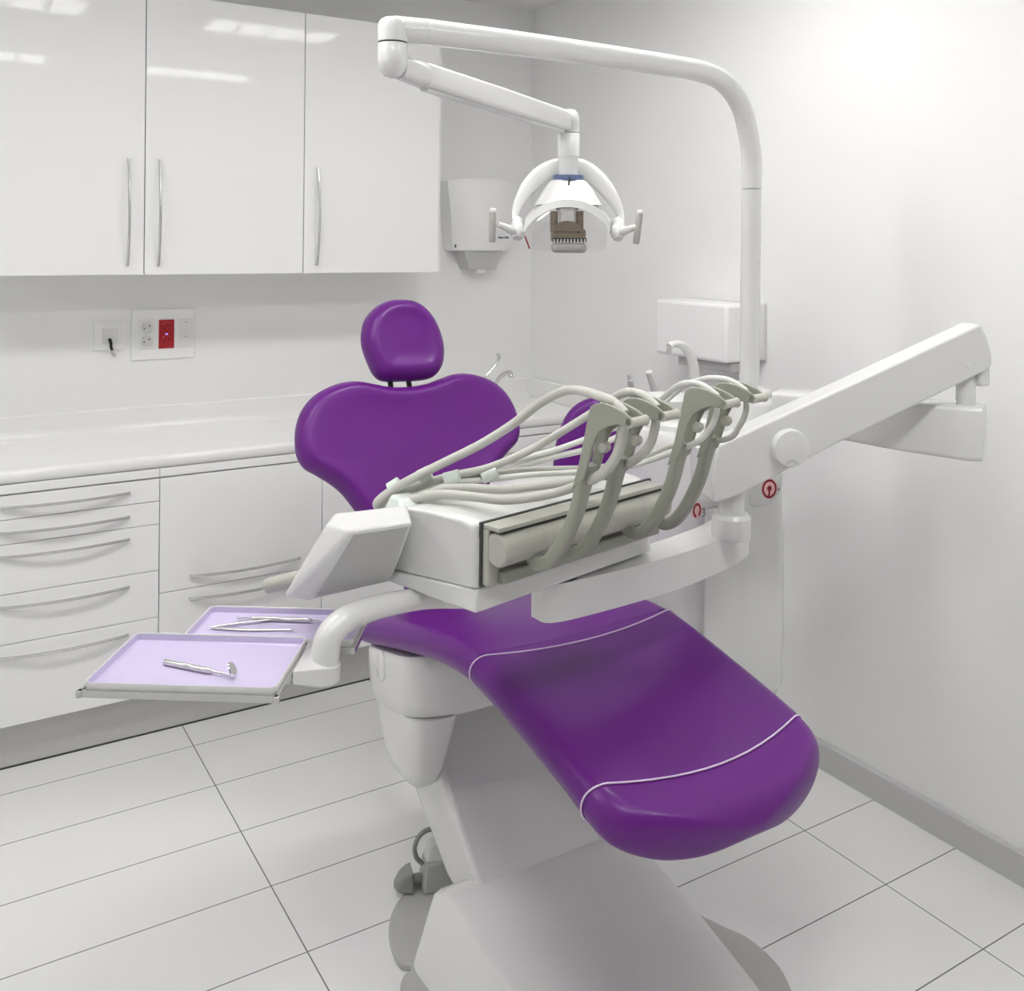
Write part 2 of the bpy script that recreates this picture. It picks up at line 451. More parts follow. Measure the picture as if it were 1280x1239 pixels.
# ------------------------------------------------------------------ paper towel dispenser on the back wall
YD = YB-.1
def dp(px, py): p = at(px, py, Y=YD); return p.x, p.z
tl = dp(561, 224); tr = dp(649, 228); bl = dp(571, 314); br_ = dp(640, 315)
cxd = .5*(tl[0]+tr[0])+.004; zt, zb = tl[1]-.003, bl[1]+.002
wt, wb = .5*(tr[0]-tl[0]), .5*(br_[0]-bl[0])+.006
t = thing('towel_dispenser', 'white rounded towel dispenser on the back wall near the corner', 'dispenser', (cxd, YB, zb))
rings = []
for k in range(13):
    s = k/12; z = zb+(zt-zb)*s; hw = wb+(wt-wb)*s
    dep = .085+.05*math.sin(PI*(.25+.6*(1-s)))
    if k in (0, 12): hw -= .006; dep -= .006
    ring = []
    for i in range(17):
        a = -1+2*i/16
        ring.append(V(cxd+hw*a, YB-.002-dep*(.62+.38*math.cos(a*PI/2*.98)), z + (.012*(1-a*a) if k == 12 else 0)))
    ring += [V(cxd+hw, YB-.002, z), V(cxd-hw, YB-.002, z)]
    rings.append(ring)
obj('cover', loft(BM(), rings), M['white3'], t, ang=50)
z2 = at(600, 337, Y=YD).z
b = BM(); xl, xr = cxd-.075, cxd+.072
vs = [V(xl-.012, YB-.09, zb), V(xr+.018, YB-.09, zb), V(xr-.003, YB-.075, z2), V(xl+.016, YB-.075, z2)]
prism(b, vs, (0, .085, 0)); obj('outlet_chute', b, M['disp'], t, bevel=.004)
obj('paper_tail', bx((cxd-.02, YB-.07, z2-.016), (cxd+.02, YB-.067, z2+.004)), M['white'], t, bevel=.001)
# lettering on the cover, at its lower right
px = at(629, 297, Y=YB-.132)
lt_m = frame((px.x, YB-.1335, px.z), (1, 0, 0), (0, 0, 1), (0, -1, 0))
obj('lettering', text_bm('Auto-Club', .0115, lt_m, .0014, .0002), M['ink'], t)
kx, kz = dp(571.5, 309)
obj('keyhole', bx((cxd-wb+.008, YB-.084, zb+.012), (cxd-wb+.0115, YB-.078, zb+.024)), M['dark'], t)

# ------------------------------------------------------------------ white box on the right wall
X8 = 2.08
t = thing('wall_dispenser', 'white box dispenser on the right wall behind the lamp pole', 'dispenser', (XW, 2.31, 1.12))
y0, y1, z0, z1 = 2.145, 2.475, 1.140, 1.318
obj('body', bx((X8, y0, z0), (XW-.022, y1, z1)), M['white3'], t, bevel=.012, seg=4)
obj('back_plate', bx((XW-.02, y0-.012, z0+.004), (XW-.001, y1+.01, z1+.002)), M['white2'], t, bevel=.005)
obj('lower_shade', bx((X8+.03, y0+.01, z0-.03), (XW-.024, y1-.08, z0-.001)), M['disp'], t, bevel=.005)  # grey set-back box stands in for the shadow below the body

# ------------------------------------------------------------------ tap on the worktop
t = thing('tap', 'slim chrome mixer tap with lifted lever behind the backrest', 'tap', (1.60, 3.28, .851))
pT = at(618, 478, Y=3.28); bxX, bz = pT.x, pT.z
tip = at(638, 466, Y=3.20); tip2 = at(639, 471, Y=3.19)
obj('body', lt([(.024, .0), (.024, .006), (.018, .012), (.016, .03), (.016, bz-.851-.02), (.013, bz-.851)], (bxX, 3.28, .8512)), M['chrome'], t)
obj('spout', tb([V(bxX, 3.28, bz-.012), at(625, 472, Y=3.25), at(632, 467, Y=3.22), tip, tip2], [.008, .0085, .0085, .0085, .0075], smooth=4, n=12), M['chrome'], t)
obj('lever', tb([V(bxX-.004, 3.28, bz-.012), at(606, 473, Y=3.28), at(614, 463, Y=3.28), at(620.5, 455, Y=3.28), at(624, 447, Y=3.28), at(622, 443, Y=3.28)], [0.004, .004, .004, .0045, .006, .0075], smooth=4, n=10), M['chrome'], t)

# ================================================================== STOOL behind the delivery unit
sc = V(1.79, 2.46, 0)
t = thing('stool', 'stool with purple cushioned backrest half hidden behind the instrument holders', 'stool', sc)
PD = (V(1.70, 2.36, .9), V(-.45, -.88, .12).normalized())
ul = V(.88, -.45, 0).normalized(); vl = PD[1].cross(ul)
if vl.z < 0: vl = -vl
def sloc(px, py):
    p = at(px, py, plane=PD)-PD[0]; return (p.dot(ul), p.dot(vl))
so = [sloc(*q) for q in ((740, 498), (722, 506), (708, 522), (698, 548), (693, 580), (696, 612), (712, 630), (750, 632), (785, 622), (797, 595), (799, 560), (790, 528), (775, 505), (758, 498))]
bk = obj('backrest', pillow(so, PD[0], ul, vl, PD[1], .05, .02, bulge=.008), M['purple'], t)
obj('seat', lt([(.02, 0), (.16, 0), (.178, .012), (.183, .035), (.176, .055), (.155, .065), (.02, .068)], (sc.x, sc.y, .50), n=40), M['purple'], t)
obj('seat_pan', lt([(.03, 0), (.12, .0), (.15, .02), (.15, .029)], (sc.x, sc.y, .47)), M['dark'], t)
obj('back_stem', tb([V(sc.x, sc.y, .482), V(sc.x, sc.y, .482)+PD[1]*-.19, PD[0]-PD[1]*.07+V(0, 0, -.2), PD[0]-PD[1]*.045+V(0, 0, -.02)][0:1]+[sc+V(-.09, -.06, .482), sc+V(-.12, -.08, .60), PD[0]-PD[1]*.056+V(0, 0, -.06)], .012, smooth=5), M['chrome'], t)
obj('column', lt([(.024, .09), (.024, .3), (.016, .3), (.016, .47)], (sc.x, sc.y, 0)), M['chrome'], t)
for k in range(5):
    a = 2*PI*k/5+.3; d = V(math.cos(a), math.sin(a), 0)
    lg = obj('leg', tb([sc+V(0, 0, .09), sc+d*.10+V(0, 0, .085), sc+d*.215+V(0, 0, .066)], [.02, .018, .013], n=10), M['chrome'], t)
    c = sc+d*.215
    side = V(-d.y, d.x, 0)
    sub('castor', lt([(.010, -.012), (.026, -.011), (.027, 0), (.026, .011), (.010, .012)], c+V(0, 0, .0275), side, n=20), M['dark'], lg)
    
# ================================================================== DENTAL CHAIR
chair = thing('dental_chair', 'purple dental treatment chair on a white lift base in the middle of the room', 'dental chair', (1.16, 1.75, 0))
LX, HWL = 1.157, .252
def cushion(path, hw, th, dish, ends=(None, None), k=6, roll=None):
    """path: list of (y,z,half width,thickness) top centre line"""
    rings = []
    for i, (y, z, w, tk, ds) in enumerate(path):
        a = path[max(i-1, 0)]; c = path[min(i+1, len(path)-1)]
        t = V(0, c[0]-a[0], c[1]-a[1]).normalized(); n = V(0, -t.z, t.y)
        if n.z < 0: n = -n
        if y < 1.29: n = V(0, -.2, .98)
        if y > 2.10: n = V(0, .29, .957)
        h = tk/2; r = min(h*.98, w*.98)
        ring = []
        for x, q in rrect(w, h, r, 8):
            dd = ds*(1-min(1, abs(x)/w)**2.2) if q > 0 else 0
            # more points across the top come from the subdivision below
            ring.append(V(LX+x, y, z)+n*(q-h-dd*0))
        # insert mid points across the top with the dish
        full = []
        m = len(ring)
        for j in range(m):
            p = ring[j]; p2 = ring[(j+1) % m]; full.append(p)
            if j in (8, 26):
                for s in range(1, 12):
                    full.append(p.lerp(p2, s/12))
        out = []
        for p in full:
            x = abs(p.x-LX)/max(w, 1e-6)
            up = (p-V(LX, y, z)).dot(n) > -h*.9
            out.append(p - n*(ds*(1-min(1, x)**2) if up else 0))
        rings.append(out)
    mx = max(len(r) for r in rings)
    return rings
def smooth_path(pts, n):
    out = []
    for a in zip(*[cr([Vector((p[i], 0, 0)) for p in pts], n) for i in range(5)]):
        out.append(tuple(v.x for v in a))
    return out
# seat (knee seam at y=1.607, back edge at 2.2)
seat_pts = [(1.607, .716, .250, .062, .008), (1.70, .714, .252, .064, .009), (1.80, .702, .255, .066, .010), (1.92, .676, .258, .068, .010), (2.05, .642, .260, .068, .008), (2.13, .620, .259, .067, .004), (2.165, .611, .255, .066, .001), (2.190, .601, .246, .056, .0), (2.203, .592, .232, .038, 0), (2.208, .580, .215, .012, .0)]
obj('seat', loft(BM(), cushion(smooth_path(seat_pts, 5), 0, 0, 0)), M['purple'], chair, ang=60)
leg_pts = [(1.604, .7165, .250, .062, .008), (1.50, .700, .249, .062, .008), (1.36, .671, .248, .062, .008), (1.28, .654, .247, .064, .007)]
lp = smooth_path(leg_pts, 8)
YE, WE = 1.114, .247            # rounded foot end: front line, plan corner radius, half width
for sdist in (.150, .138, .125, .112, .10, .088, .076, .065, .055, .046, .038, .031, .025, .019, .014, .010, .007, .0045, .0026, .0012, .0004):
    wv = WE*math.sqrt(max(0, 1-(1-min(1, sdist/.125))**2.6))
    full = .064+.016*min(1, (.167-sdist)/.09)
    tk = full*(max(.0002, 1-(1-min(1, sdist/.042))**2.6))**.5
    zm = .654-.22*(.167-sdist)-full/2-.014*max(0, 1-sdist/.13)**2
    lp.append((YE+sdist, zm+tk/2, wv, tk, .006*min(1, max(0, (sdist-.04)/.1))))
def bow_end(p):
    return p
leg = obj('leg_rest', loft(BM(), [[bow_end(p) for p in r] for r in cushion(lp, 0, 0, 0)]), M['purple'], chair, ang=60)
# clear protective cover over the leg rest, with white seams at both ends
def leg_ring(y):
    i = min(range(len(lp)-1), key=lambda q: 0 if lp[q][0] >= y >= lp[q+1][0] else 1)
    a, c = lp[i], lp[i+1]; s = (a[0]-y)/(a[0]-c[0])
    return tuple(a[q]+(c[q]-a[q])*s for q in range(5))
cov = [leg_ring(1.603-.003)] + [leg_ring(y) for y in [1.58-.02*k for k in range(18)]] + [leg_ring(1.222)]
cov2 = [(y, z+.0016, w+.0016, tk+.0032, ds) for y, z, w, tk, ds in cov]
# seams bow towards the foot across the width
def seam(yc, bow):
    pts = []
    for i in range(41):
        s = -1+2*i/40
        y = yc - bow*(1-s*s)
        c = leg_ring(y) if y < 1.603 else (y, .7165, .25, .062, .008)
        h = c[3]/2
        x = s*(c[2]-h*.0)
        edge = max(0, abs(x)-(c[2]-h))
        drop = h-math.sqrt(max(0, h*h-edge*edge))
        pts.append(V(LX+x, y, c[1]+.001-drop-c[4]*(1-s*s)))
    return pts
def side_wrap(pts):
    a = pts[0]; z = pts[-1]
    return [a+V(.014, 0, -.026)] + pts + [z+V(-.014, 0, -.026)]
rc = cushion(cov2, 0, 0, 0)
ys = [1.602-.006*k for k in range(73)]
dense = cushion([(y, z+.0016, w+.0016, tk+.0032, ds) for y, z, w, tk, ds in (leg_ring(y) for y in ys)], 0, 0, 0)
def on_pad(k, y, out=0.):
    f = max(0, min(len(ys)-1.001, (1.602-y)/.006)); i = int(f)
    p = dense[i][k].lerp(dense[i+1][k], f-i)
    if out:
        c = V(LX, p.y, leg_ring(max(1.175, min(1.60, y)))[1]-.035)
        d_ = V(p.x-c.x, 0, p.z-c.z); d_.x = d_.x if abs(d_.x) > .22 else 0
        p = p+d_.normalized()*out
    return p
NK = len(dense[0])
def sy(k, t):
    q = 1-min(1, abs(dense[0][k].x-LX)/.25)**2
    return (1.600-.026*q)*(1-t)+(1.240-.045*q)*t
film = obj('clear_cover', loft(BM(), [[on_pad(k, sy(k, t/24)) for k in range(NK)] for t in range(25)], cap=False), M['purplecoat'], leg, ang=60)
film['label'] = 'shiny clear-covered section of the leg rest'
for t in (0, 1):
    idx = list(range(-6, 35))
    sub('piping', tb([on_pad(k % NK, sy(k % NK, t), .0006) for k in idx], .0017, n=6), M['piping'], leg)

# backrest and headrest
BY0, BZ0, BY1, BZ1 = 2.22, .6, 2.42, 1.12
bl_ = math.hypot(BY1-BY0, BZ1-BZ0)
bv = V(0, (BY1-BY0)/bl_, (BZ1-BZ0)/bl_); bu = V(1, 0, 0); bn = V(0, -bv.z, bv.y)
half = [(0, .545), (.055, .549), (.10, .560), (.145, .571), (.192, .570), (.235, .558), (.274, .538), (.306, .505), (.326, .462), (.3325, .418), (.330, .384), (.315, .356), (.287, .336), (.255, .312), (.225, .283), (.200, .245), (.172, .20), (.130, .14), (.098, .08), (.085, .02), (.07, -.01), (.04, -.02)]
BXC = LX+.0165
outl = half + [(0, -.02)] + [(-x, y) for x, y in reversed(half[1:])]
obj('backrest', pillow(outl, (BXC, BY0, BZ0), bu, bv, bn, .075, .030, dish=.012, per=4), M['purple'], chair, ang=60)
# white shell behind the backrest
outs = [(x*.86, (y-.28)*.86+.28) for x, y in outl]
obj('back_shell', pillow(outs, V(BXC, BY0, BZ0)-bn*.072, bu, bv, bn, .035, .012, per=4), M['white'], chair, ang=60)
hd = [(.022, .796), (.068, .790), (.106, .764), (.132, .720), (.143, .664), (.139, .622), (.126, .590), (.100, .567), (.062, .560), (.002, .561), (-.050, .565), (-.075, .583), (-.089, .618), (-.099, .663), (-.097, .700), (-.082, .742), (-.053, .772), (-.017, .791)]
hx_ = LX
hr = obj('headrest', pillow(hd, V(LX, BY0, BZ0)+bn*.012, bu, bv, bn, .085, .036, dish=.011, per=4, steps=8), M['purple'], chair, ang=60)
for x in (-.026, .030):
    sub('headrest_post', tb([V(LX+x, BY0, BZ0)+bv*.50-bn*.05, V(LX+x, BY0, BZ0)+bv*.60-bn*.05], .0075, n=10), M['dark'], hr)

# seat mount: white housing under the seat, with tapered shroud below it
def sup(cx, cy, a, c, n, z, k=40, tilt=0):
    out = []
    for i in range(k):
        t = 2*PI*i/k; ct, st = math.cos(t), math.sin(t)
        x = a*math.copysign(abs(ct)**(2/n), ct); y = c*math.copysign(abs(st)**(2/n), st)
        out.append(V(cx+x, cy+y, z+tilt*x))
    return out
def mount_ring(z, a, c, cy, n=3.2, tilt_y=0):
    r = sup(LX+.01, cy, a, c, n, z)
    return [V(p.x, p.y, p.z+tilt_y*(p.y-cy)) for p in r]
MCY = 2.005
def mr(z, a, c, n, tilt, cy=MCY): return mount_ring(z, a, c, cy, n, tilt)
rings = [mr(.440, .12, .06, 3, -.10), mr(.441, .215, .115, 3.4, -.12), mr(.446, .243, .136, 3.8, -.13), mr(.456, .253, .146, 4, -.14), mr(.49, .258, .152, 4.2, -.18), mr(.54, .260, .155, 4.4, -.21), mr(.570, .260, .155, 4.4, -.22), mr(.578, .255, .150, 4.4, -.22), mr(.580, .22, .12, 4, -.22)]
sm = obj('seat_mount', loft(BM(), rings), M['white'], chair, ang=50)
pc = at(477, 832, X=LX+.01-.259)
rings = []
for s, h in ((1, 0), (1, .004), (.85, .007), (.3, .008)):
    rings.append([V(pc.x-h+.002, pc.y+math.cos(a)*.022*s, pc.z+math.sin(a)*.034*s) for a in (2*PI*k/28 for k in range(28))])
sub('cap', loft(BM(), rings), M['white'], sm)
# raised collar on the left flank of the mount
def shr(z, x0, x1, y0, y1, n, tilt=0):
    cx, cy = .5*(x0+x1), .5*(y0+y1); a, c = .5*(x1-x0), .5*(y1-y0); out = []
    for p in sup(cx, cy, a, c, n, z): out.append(V(p.x, p.y, p.z+tilt*(p.x-cx)))
    return out
for x0_, x1_ in ((.915, 1.018), (1.326, 1.425)):
    f = (lambda v: v) if x0_ < 1.1 else (lambda v: 2*(LX+.0135)-v)
    rr_ = []
    for z, xa_, xb_, ya_, yb_, n_ in ((.283, .976, 1.006, 1.965, 2.03, 3), (.288, .956, 1.012, 1.935, 2.05, 3), (.303, .944, 1.017, 1.915, 2.070, 3.2), (.34, .935, 1.024, 1.897, 2.090, 3.4), (.40, .926, 1.034, 1.880, 2.105, 3.6), (.465, .920, 1.046, 1.868, 2.115, 3.8)):
        rr_.append([V(f(p.x), p.y, p.z) for p in shr(z, xa_, xb_, ya_, yb_, n_)])
    obj('shroud', loft(BM(), rr_), M['white'], chair, ang=50)

# lift arm: sloping box from the base up to the mount
AX0, AX1 = 1.012, 1.332
prof = [(1.735, .150), (1.913, .311), (2.10, .50), (2.19, .46), (2.19, .33), (2.065, .224), (1.89, .105), (1.80, .08)]
b = pr([V(AX0, y, z) for y, z in prof], (AX1-AX0, 0, 0))
obj('lift_arm', b, M['white'], chair, bevel=.012, seg=3)
# pedestal
def quadloft(rows): return loft(BM(), rows)
prof_b = lambda x0, x1, dz: None
def ped_ring(y, xl_b, xr_b, xl_t, xr_t, z):
    r = .022
    zz = max(z, .012)
    return [V(xl_b, y, .003), V(xl_t, y, zz-min(r, zz*.5)), V(xl_t+.006, y, zz-min(r, zz*.5)*.3), V(xl_t+r, y, zz), V(.5*(xl_t+xr_t), y, zz), V(xr_t-r, y, zz), V(xr_t-.006, y, zz-min(r, zz*.5)*.3), V(xr_t, y, zz-min(r, zz*.5)), V(xr_b, y, .003)]
rows = [ped_ring(1.15, .95, 1.44, 1.02, 1.37, .03), ped_ring(1.22, .93, 1.455, 1.0, 1.39, .052), ped_ring(1.35, .905, 1.455, .965, 1.40, .085), ped_ring(1.55, .885, 1.45, .937, 1.405, .132), ped_ring(1.66, .880, 1.45, .938, 1.405, .156),
        ped_ring(1.73, .878, 1.45, .942, 1.402, .164), ped_ring(1.775, .878, 1.45, .938, 1.400, .160), ped_ring(1.80, .885, 1.44, .93, 1.39, .150), ped_ring(1.83, .90, 1.43, .96, 1.36, .10)]
obj('pedestal', loft(BM(), rows), M['white'], chair, ang=40)
# grey floor plate: two rounded lobes and the foot end
pl = [(.845, 1.60), (.835, 1.70), (.838, 1.752), (.858, 1.782), (.888, 1.794), (.868, 1.82), (.872, 1.87), (.893, 1.93), (.93, 1.98), (.985, 2.02), (1.05, 2.05), (1.18, 2.06), (1.32, 2.03), (1.42, 1.94), (1.47, 1.80), (1.492, 1.64), (1.515, 1.56), (1.538, 1.50), (1.535, 1.42), (1.51, 1.36), (1.47, 1.30), (1.45, 1.15), (1.38, 1.06), (1.17, 1.04), (.98, 1.06), (.90, 1.15), (.865, 1.40)]
pp = cr([V(x, y, 0.0005) for x, y in pl], 5, closed=True)
obj('floor_plate', pr(pp, (0, 0, .016)), M['plate'], chair, bevel=.006, seg=2, bang=60)

# foot control on the floor plate, left of the lift arm
fz = .0172
t = thing('foot_control', 'small grey foot pedal with loop handle behind the chair base', 'foot pedal', (1.0, 2.0, fz))
def bm_hull(pts):
    b = BM()
    for p in pts: b.verts.new(p)
    bmesh.ops.convex_hull(b, input=b.verts); return b
fa = at(533, 1100, Z=.03)
fdir = V(.96, -.28, 0); fb = V(.28, .96, 0)
fc = V(.985, 2.015, 0)
def fl(a, c, z): return fc+fdir*a+fb*c+V(0, 0, z)
obj('pedal', bm_hull([fl(-.038, 0, fz+.004), fl(-.030, -.022, fz+.006), fl(-.03, .025, fz+.006), fl(-.036, -.010, fz+.020), fl(-.036, .010, fz+.020), fl(-.022, -.020, fz+.034), fl(-.022, .020, fz+.034), fl(-.008, -.022, fz+.043), fl(-.008, .022, fz+.043), fl(.004, -.028, fz), fl(.004, .03, fz), fl(.004, -.022, fz+.046), fl(.004, .024, fz+.046)]), M['pedal'], t, bevel=.004)
obj('link', tb([fl(.0, 0, fz+.018), fl(.03, 0, fz+.018)], .012, n=12), M['pedal'], t)
obj('housing', bm_hull([fl(.024, -.034, fz), fl(.024, .034, fz), fl(.11, -.04, fz), fl(.11, .04, fz), fl(.032, -.026, fz+.062), fl(.032, .028, fz+.062), fl(.10, -.03, fz+.07), fl(.10, .03, fz+.07)]), M['plate'], t, bevel=.006)
obj('upper_cover', bm_hull([fl(.03, -.022, fz+.062), fl(.03, .026, fz+.062), fl(.10, -.03, fz+.062), fl(.10, .03, fz+.062), fl(.046, -.014, fz+.10), fl(.046, .02, fz+.10), fl(.09, -.02, fz+.105), fl(.09, .02, fz+.105)]), M['white2'], t, bevel=.008)
obj('loop_handle', tb([fl(.026, -.01, fz+.058), fl(.012, -.012, fz+.075), fl(.008, -.012, fz+.10), fl(.02, -.012, fz+.125), fl(.045, -.012, fz+.135), fl(.07, -.012, fz+.12), fl(.085, -.012, fz+.10)], .0055, smooth=4, n=10), M['pedal'], t)

# ================================================================== DENTAL UNIT COLUMN with cuspidor
UX0, UX1, UY0, UY1, UZ0, UZ1 = 1.465, 1.797, 1.60, 1.92, .43, 1.06
unit = thing('cuspidor_unit', 'white dental unit column with spittoon beside the chair along the right wall', 'dental unit', (1.61, 1.76, UZ0))
def plan(x0, x1, y0, y1, r, z, k=8):
    return [V(.5*(x0+x1)+x, .5*(y0+y1)+y, z) for x, y in rrect(.5*(x1-x0), .5*(y1-y0), r, k)]
rings = [plan(UX0+.03, UX1-.045, UY0+.03, UY1-.03, .06, UZ0), plan(UX0+.008, UX1-.02, UY0+.008, UY1-.008, .075, UZ0+.012), plan(UX0, UX1-.008, UY0, UY1, .08, UZ0+.04),
         plan(UX0, UX1, UY0, UY1, .085, .62), plan(UX0, UX1-.003, UY0, UY1, .085, .80), plan(UX0, UX1-.022, UY0, UY1, .08, 1.0), plan(UX0, UX1-.026, UY0, UY1, .08, 1.045), plan(UX0+.008, UX1-.032, UY0+.008, UY1-.008, .075, UZ1), plan(UX0+.05, UX1-.06, UY0+.05, UY1-.05, .05, UZ1)]
obj('column', loft(BM(), rings), M['white'], unit, ang=50)
# arm carrier block at the front right of the column
rings = [plan(1.63, 1.765, 1.585, 1.72, .055, z) for z in (1.0606, 1.065, 1.13)] + [plan(1.637, 1.758, 1.592, 1.713, .05, 1.14), plan(1.66, 1.73, 1.61, 1.69, .03, 1.142)]
carrier_bm = loft(BM(), rings)
# spittoon block and bowl at the back left
rings = [plan(1.50, 1.66, 1.72, 1.97, .05, z) for z in (1.03, 1.06, 1.072)] + [plan(1.507, 1.653, 1.727, 1.963, .045, 1.078), plan(1.53, 1.63, 1.75, 1.94, .03, 1.079)]
obj('spittoon_block', loft(BM(), rings), M['white'], unit, ang=50)
obj('bowl', lt([(.03, .0), (.04, .004), (.062, .018), (.074, .038), (.077, .041), (.075, .043), (.071, .039), (.056, .018), (.03, .006), (.004, .003)], (1.600, 1.85, 1.0788), n=48), M['white'], unit, ang=60)
fp = [at(868, 478, Y=1.90), at(866, 455, Y=1.90), at(860, 438, Y=1.90), at(851, 431, Y=1.90), at(842, 430, Y=1.90), at(836, 433, Y=1.90)]
base_f = fp[0].copy(); base_f.z = 1.06
obj('filler_spout', tb([base_f]+fp, [.017, .015, .014, .012, .010, .009, .009], smooth=4, n=14), M['white'], unit)
obj('spout_tip', lt([(.006, 0), (.007, .002), (.007, .014), (.004, .016)], fp[-1]+V(.002, 0, -.018)), M['disp'], unit)
# pivot cover disc carrying the round emblem, facing the foot end
ec = at(948, 603, Y=UY0)
dn = V(-.30, -.954, 0)
obj('pivot_cover', lt([(.060, -.03), (.060, .008), (.056, .013), (.02, .0145)], V(ec.x, UY0+.004, ec.z+.004), dn, n=48), M['white'], unit)
def emblem(c, nrm, r, tail):
    nrm = Vector(nrm).normalized(); uu = Vector((0, 0, 1)).cross(nrm).normalized(); vv = nrm.cross(uu)
    F = lambda a, b_: Vector(c)+uu*a+vv*b_
    return F, nrm, uu, vv
e0 = at(961.5, 611, plane=(V(ec.x, UY0+.004, ec.z)+dn*.0146, dn))
def disc(c, nrm, r, h=.0006, sx=.8): 
    nrm = Vector(nrm).normalized(); uu = Vector((0, 0, 1)).cross(nrm).normalized(); vv = nrm.cross(uu); c = Vector(c)
    return pr([c+uu*r*sx*math.cos(a)+vv*r*math.sin(a) for a in (2*PI*k/36 for k in range(36))], nrm*h)
def ring_mark(c, nrm, ri, ro, a0, a1, h=.001, sx=.85):
    nrm = Vector(nrm).normalized(); uu = Vector((0, 0, 1)).cross(nrm).normalized(); vv = nrm.cross(uu); c = Vector(c); n = 40
    P = lambda r, a: c+uu*r*sx*math.cos(a)+vv*r*math.sin(a)
    b = BM(); rings = []
    for k in range(n+1):
        a = a0+(a1-a0)*k/n
        rings.append([P(ri, a), P(ro, a), P(ro, a)+nrm*h, P(ri, a)+nrm*h])
    return loft(b, rings, cap=abs(a1-a0) < 6.2)
em = obj('emblem', disc(e0, dn, .0235, .0006, .85), M['pink'], unit)
sub('emblem_ring', ring_mark(e0, dn, .0165, .0215, 0, 2*PI, .0014), M['redmark'], em)
sub('emblem_dot', disc(e0+V(0, 0, .001), dn, .0065, .0015, .85), M['redmark'], em)
sub('emblem_stem', pr([e0+V(0, 0, -.003)+q for q in (V(-.002, .0006, 0), V(.002, -.0006, 0), V(.001, 0, -.013), V(-.003, .0006, -.015))], dn*.0015), M['redmark'], em)
sub('small_mark', disc(at(973.5, 612, plane=(e0, dn)), dn, .003, .0008, .7), M['greyprint'], em)
# front panel with the open ring mark and a grey 3
pnl = obj('front_panel', bx((1.49, UY0-.006, .50), (1.592, UY0-.0005, .915)), M['white'], unit, bevel=.004)
obj('panel_gap', bx((1.50, UY0-.004, .917), (1.545, UY0-.0008, .920)), M['disp'], unit)
e1 = at(871, 638, Y=UY0-.0062)
sub('logo_ground', disc(e1, (0, -1, 0), .0185, .0004, .8), M['pink'], pnl)
sub('logo_ring', ring_mark(e1, (0, -1, 0), .0105, .0160, -PI/2+.55, 1.5*PI-.25, .0012, .72), M['redmark'], pnl)
e2 = at(879.5, 641, Y=UY0-.0066)
sub('logo_digit', text_bm('3', .026, frame((e2.x, e2.y, e2.z), (1, 0, 0), (0, 0, 1), (0, -1, 0)), .0006, .0008), M['greyprint'], pnl)
# bracket that hangs the column on the chair
obj('bracket', bx((1.4275, 1.93, .475), (1.48, 1.99, .535)), M['white2'], unit, bevel=.008)

# suction handpieces parked on the unit
hold = obj('tool_holder', tb([V(1.58, 1.905, 1.03), V(1.575, 2.04, 1.03), V(1.61, 2.125, 1.035), at(790, 505, Y=2.135)+V(0, 0, -.03), at(830, 505, Y=2.14)+V(0, 0, -.03)], .014, smooth=4, n=12), M['white2'], unit)
for (pa, pb, lab, mt, r) in (((786, 468), (794, 510), 'thin grey suction tube tip above the rear instrument holders', M['disp'], .0085), ((811, 464), (826, 512), 'thick white suction tube beside the thin grey one', M['white'], .011)):
    top, bot = at(*pa, Y=2.07), at(*pb, Y=2.08)
    ax = (bot-top); ln = ax.length; ax.normalize()
    t = thing('suction_tube', lab, 'suction tube', bot)
    if mt is M['disp']:
        b = BM(); lathe(b, [(r*.45, 0), (r*.6, .004), (r*.6, .016), (r*.9, .018), (r, .034), (r, .037)], top, ax, n=18); obj('tip', b, M['disp'], t)
        obj('grip', lt([(r*.7, .037), (r*1.05, .039), (r*1.1, ln), (r*.6, ln+.05)], top, ax, n=18), M['white'], t)
    else:
        obj('grip', lt([(r*.7, 0), (r*.95, .002), (r, .05), (r*1.3, ln), (r*.8, ln+.05)], top, ax, n=20), M['white'], t)
        obj('cuff', lt([(r*1.34, ln*.8), (r*1.42, ln*.82), (r*1.42, ln*.92), (r*1.34, ln*.94)], top, ax, n=20), M['white2'], t)

# ================================================================== OPERATING LIGHT on its pole
YP = 1.672
pbase = at(937, 470, Y=YP)
lamp = thing('operating_light', 'white dental lamp on a long arched arm and pole above the chair', 'lamp', (pbase.x, YP, 1.142))
rp = .0232
PP_ = [at(937, y, Y=YP) for y in (470, 420, 350, 300, 262)]
b = BM(); tube(b, [V(pbase.x, YP, 1.145)]+[V(pbase.x, YP, p.z) for p in PP_[1:]]+[V(pbase.x, YP, at(937, 237, Y=YP).z)], rp, n=24)
obj('pole', b, M['white'], lamp)
obj('flange', lt([(.05, .0006), (.052, .008), (.05, .014), (.035, .018), (.027, .022)], (pbase.x, YP, 1.142), n=36), M['white'], lamp)
path = [V(pbase.x, YP, at(937, 236, Y=YP).z)] + [V(pbase.x, YP, at(937, 200, Y=YP).z)] + [at(q[0], q[1], Y=YP) for q in ((935, 165), (925, 130), (905, 103), (878, 90), (840, 82.5), (760, 70.5), (680, 59), (600, 48.5), (530, 40))]
b = BM(); tube(b, path, [rp+.0006, rp+.0006, .0236, .0238, .024, .0242, .0243, .0246, .025, .0252, .0254], n=24, smooth=5)
arch = obj('arched_arm', b, M['white'], lamp)
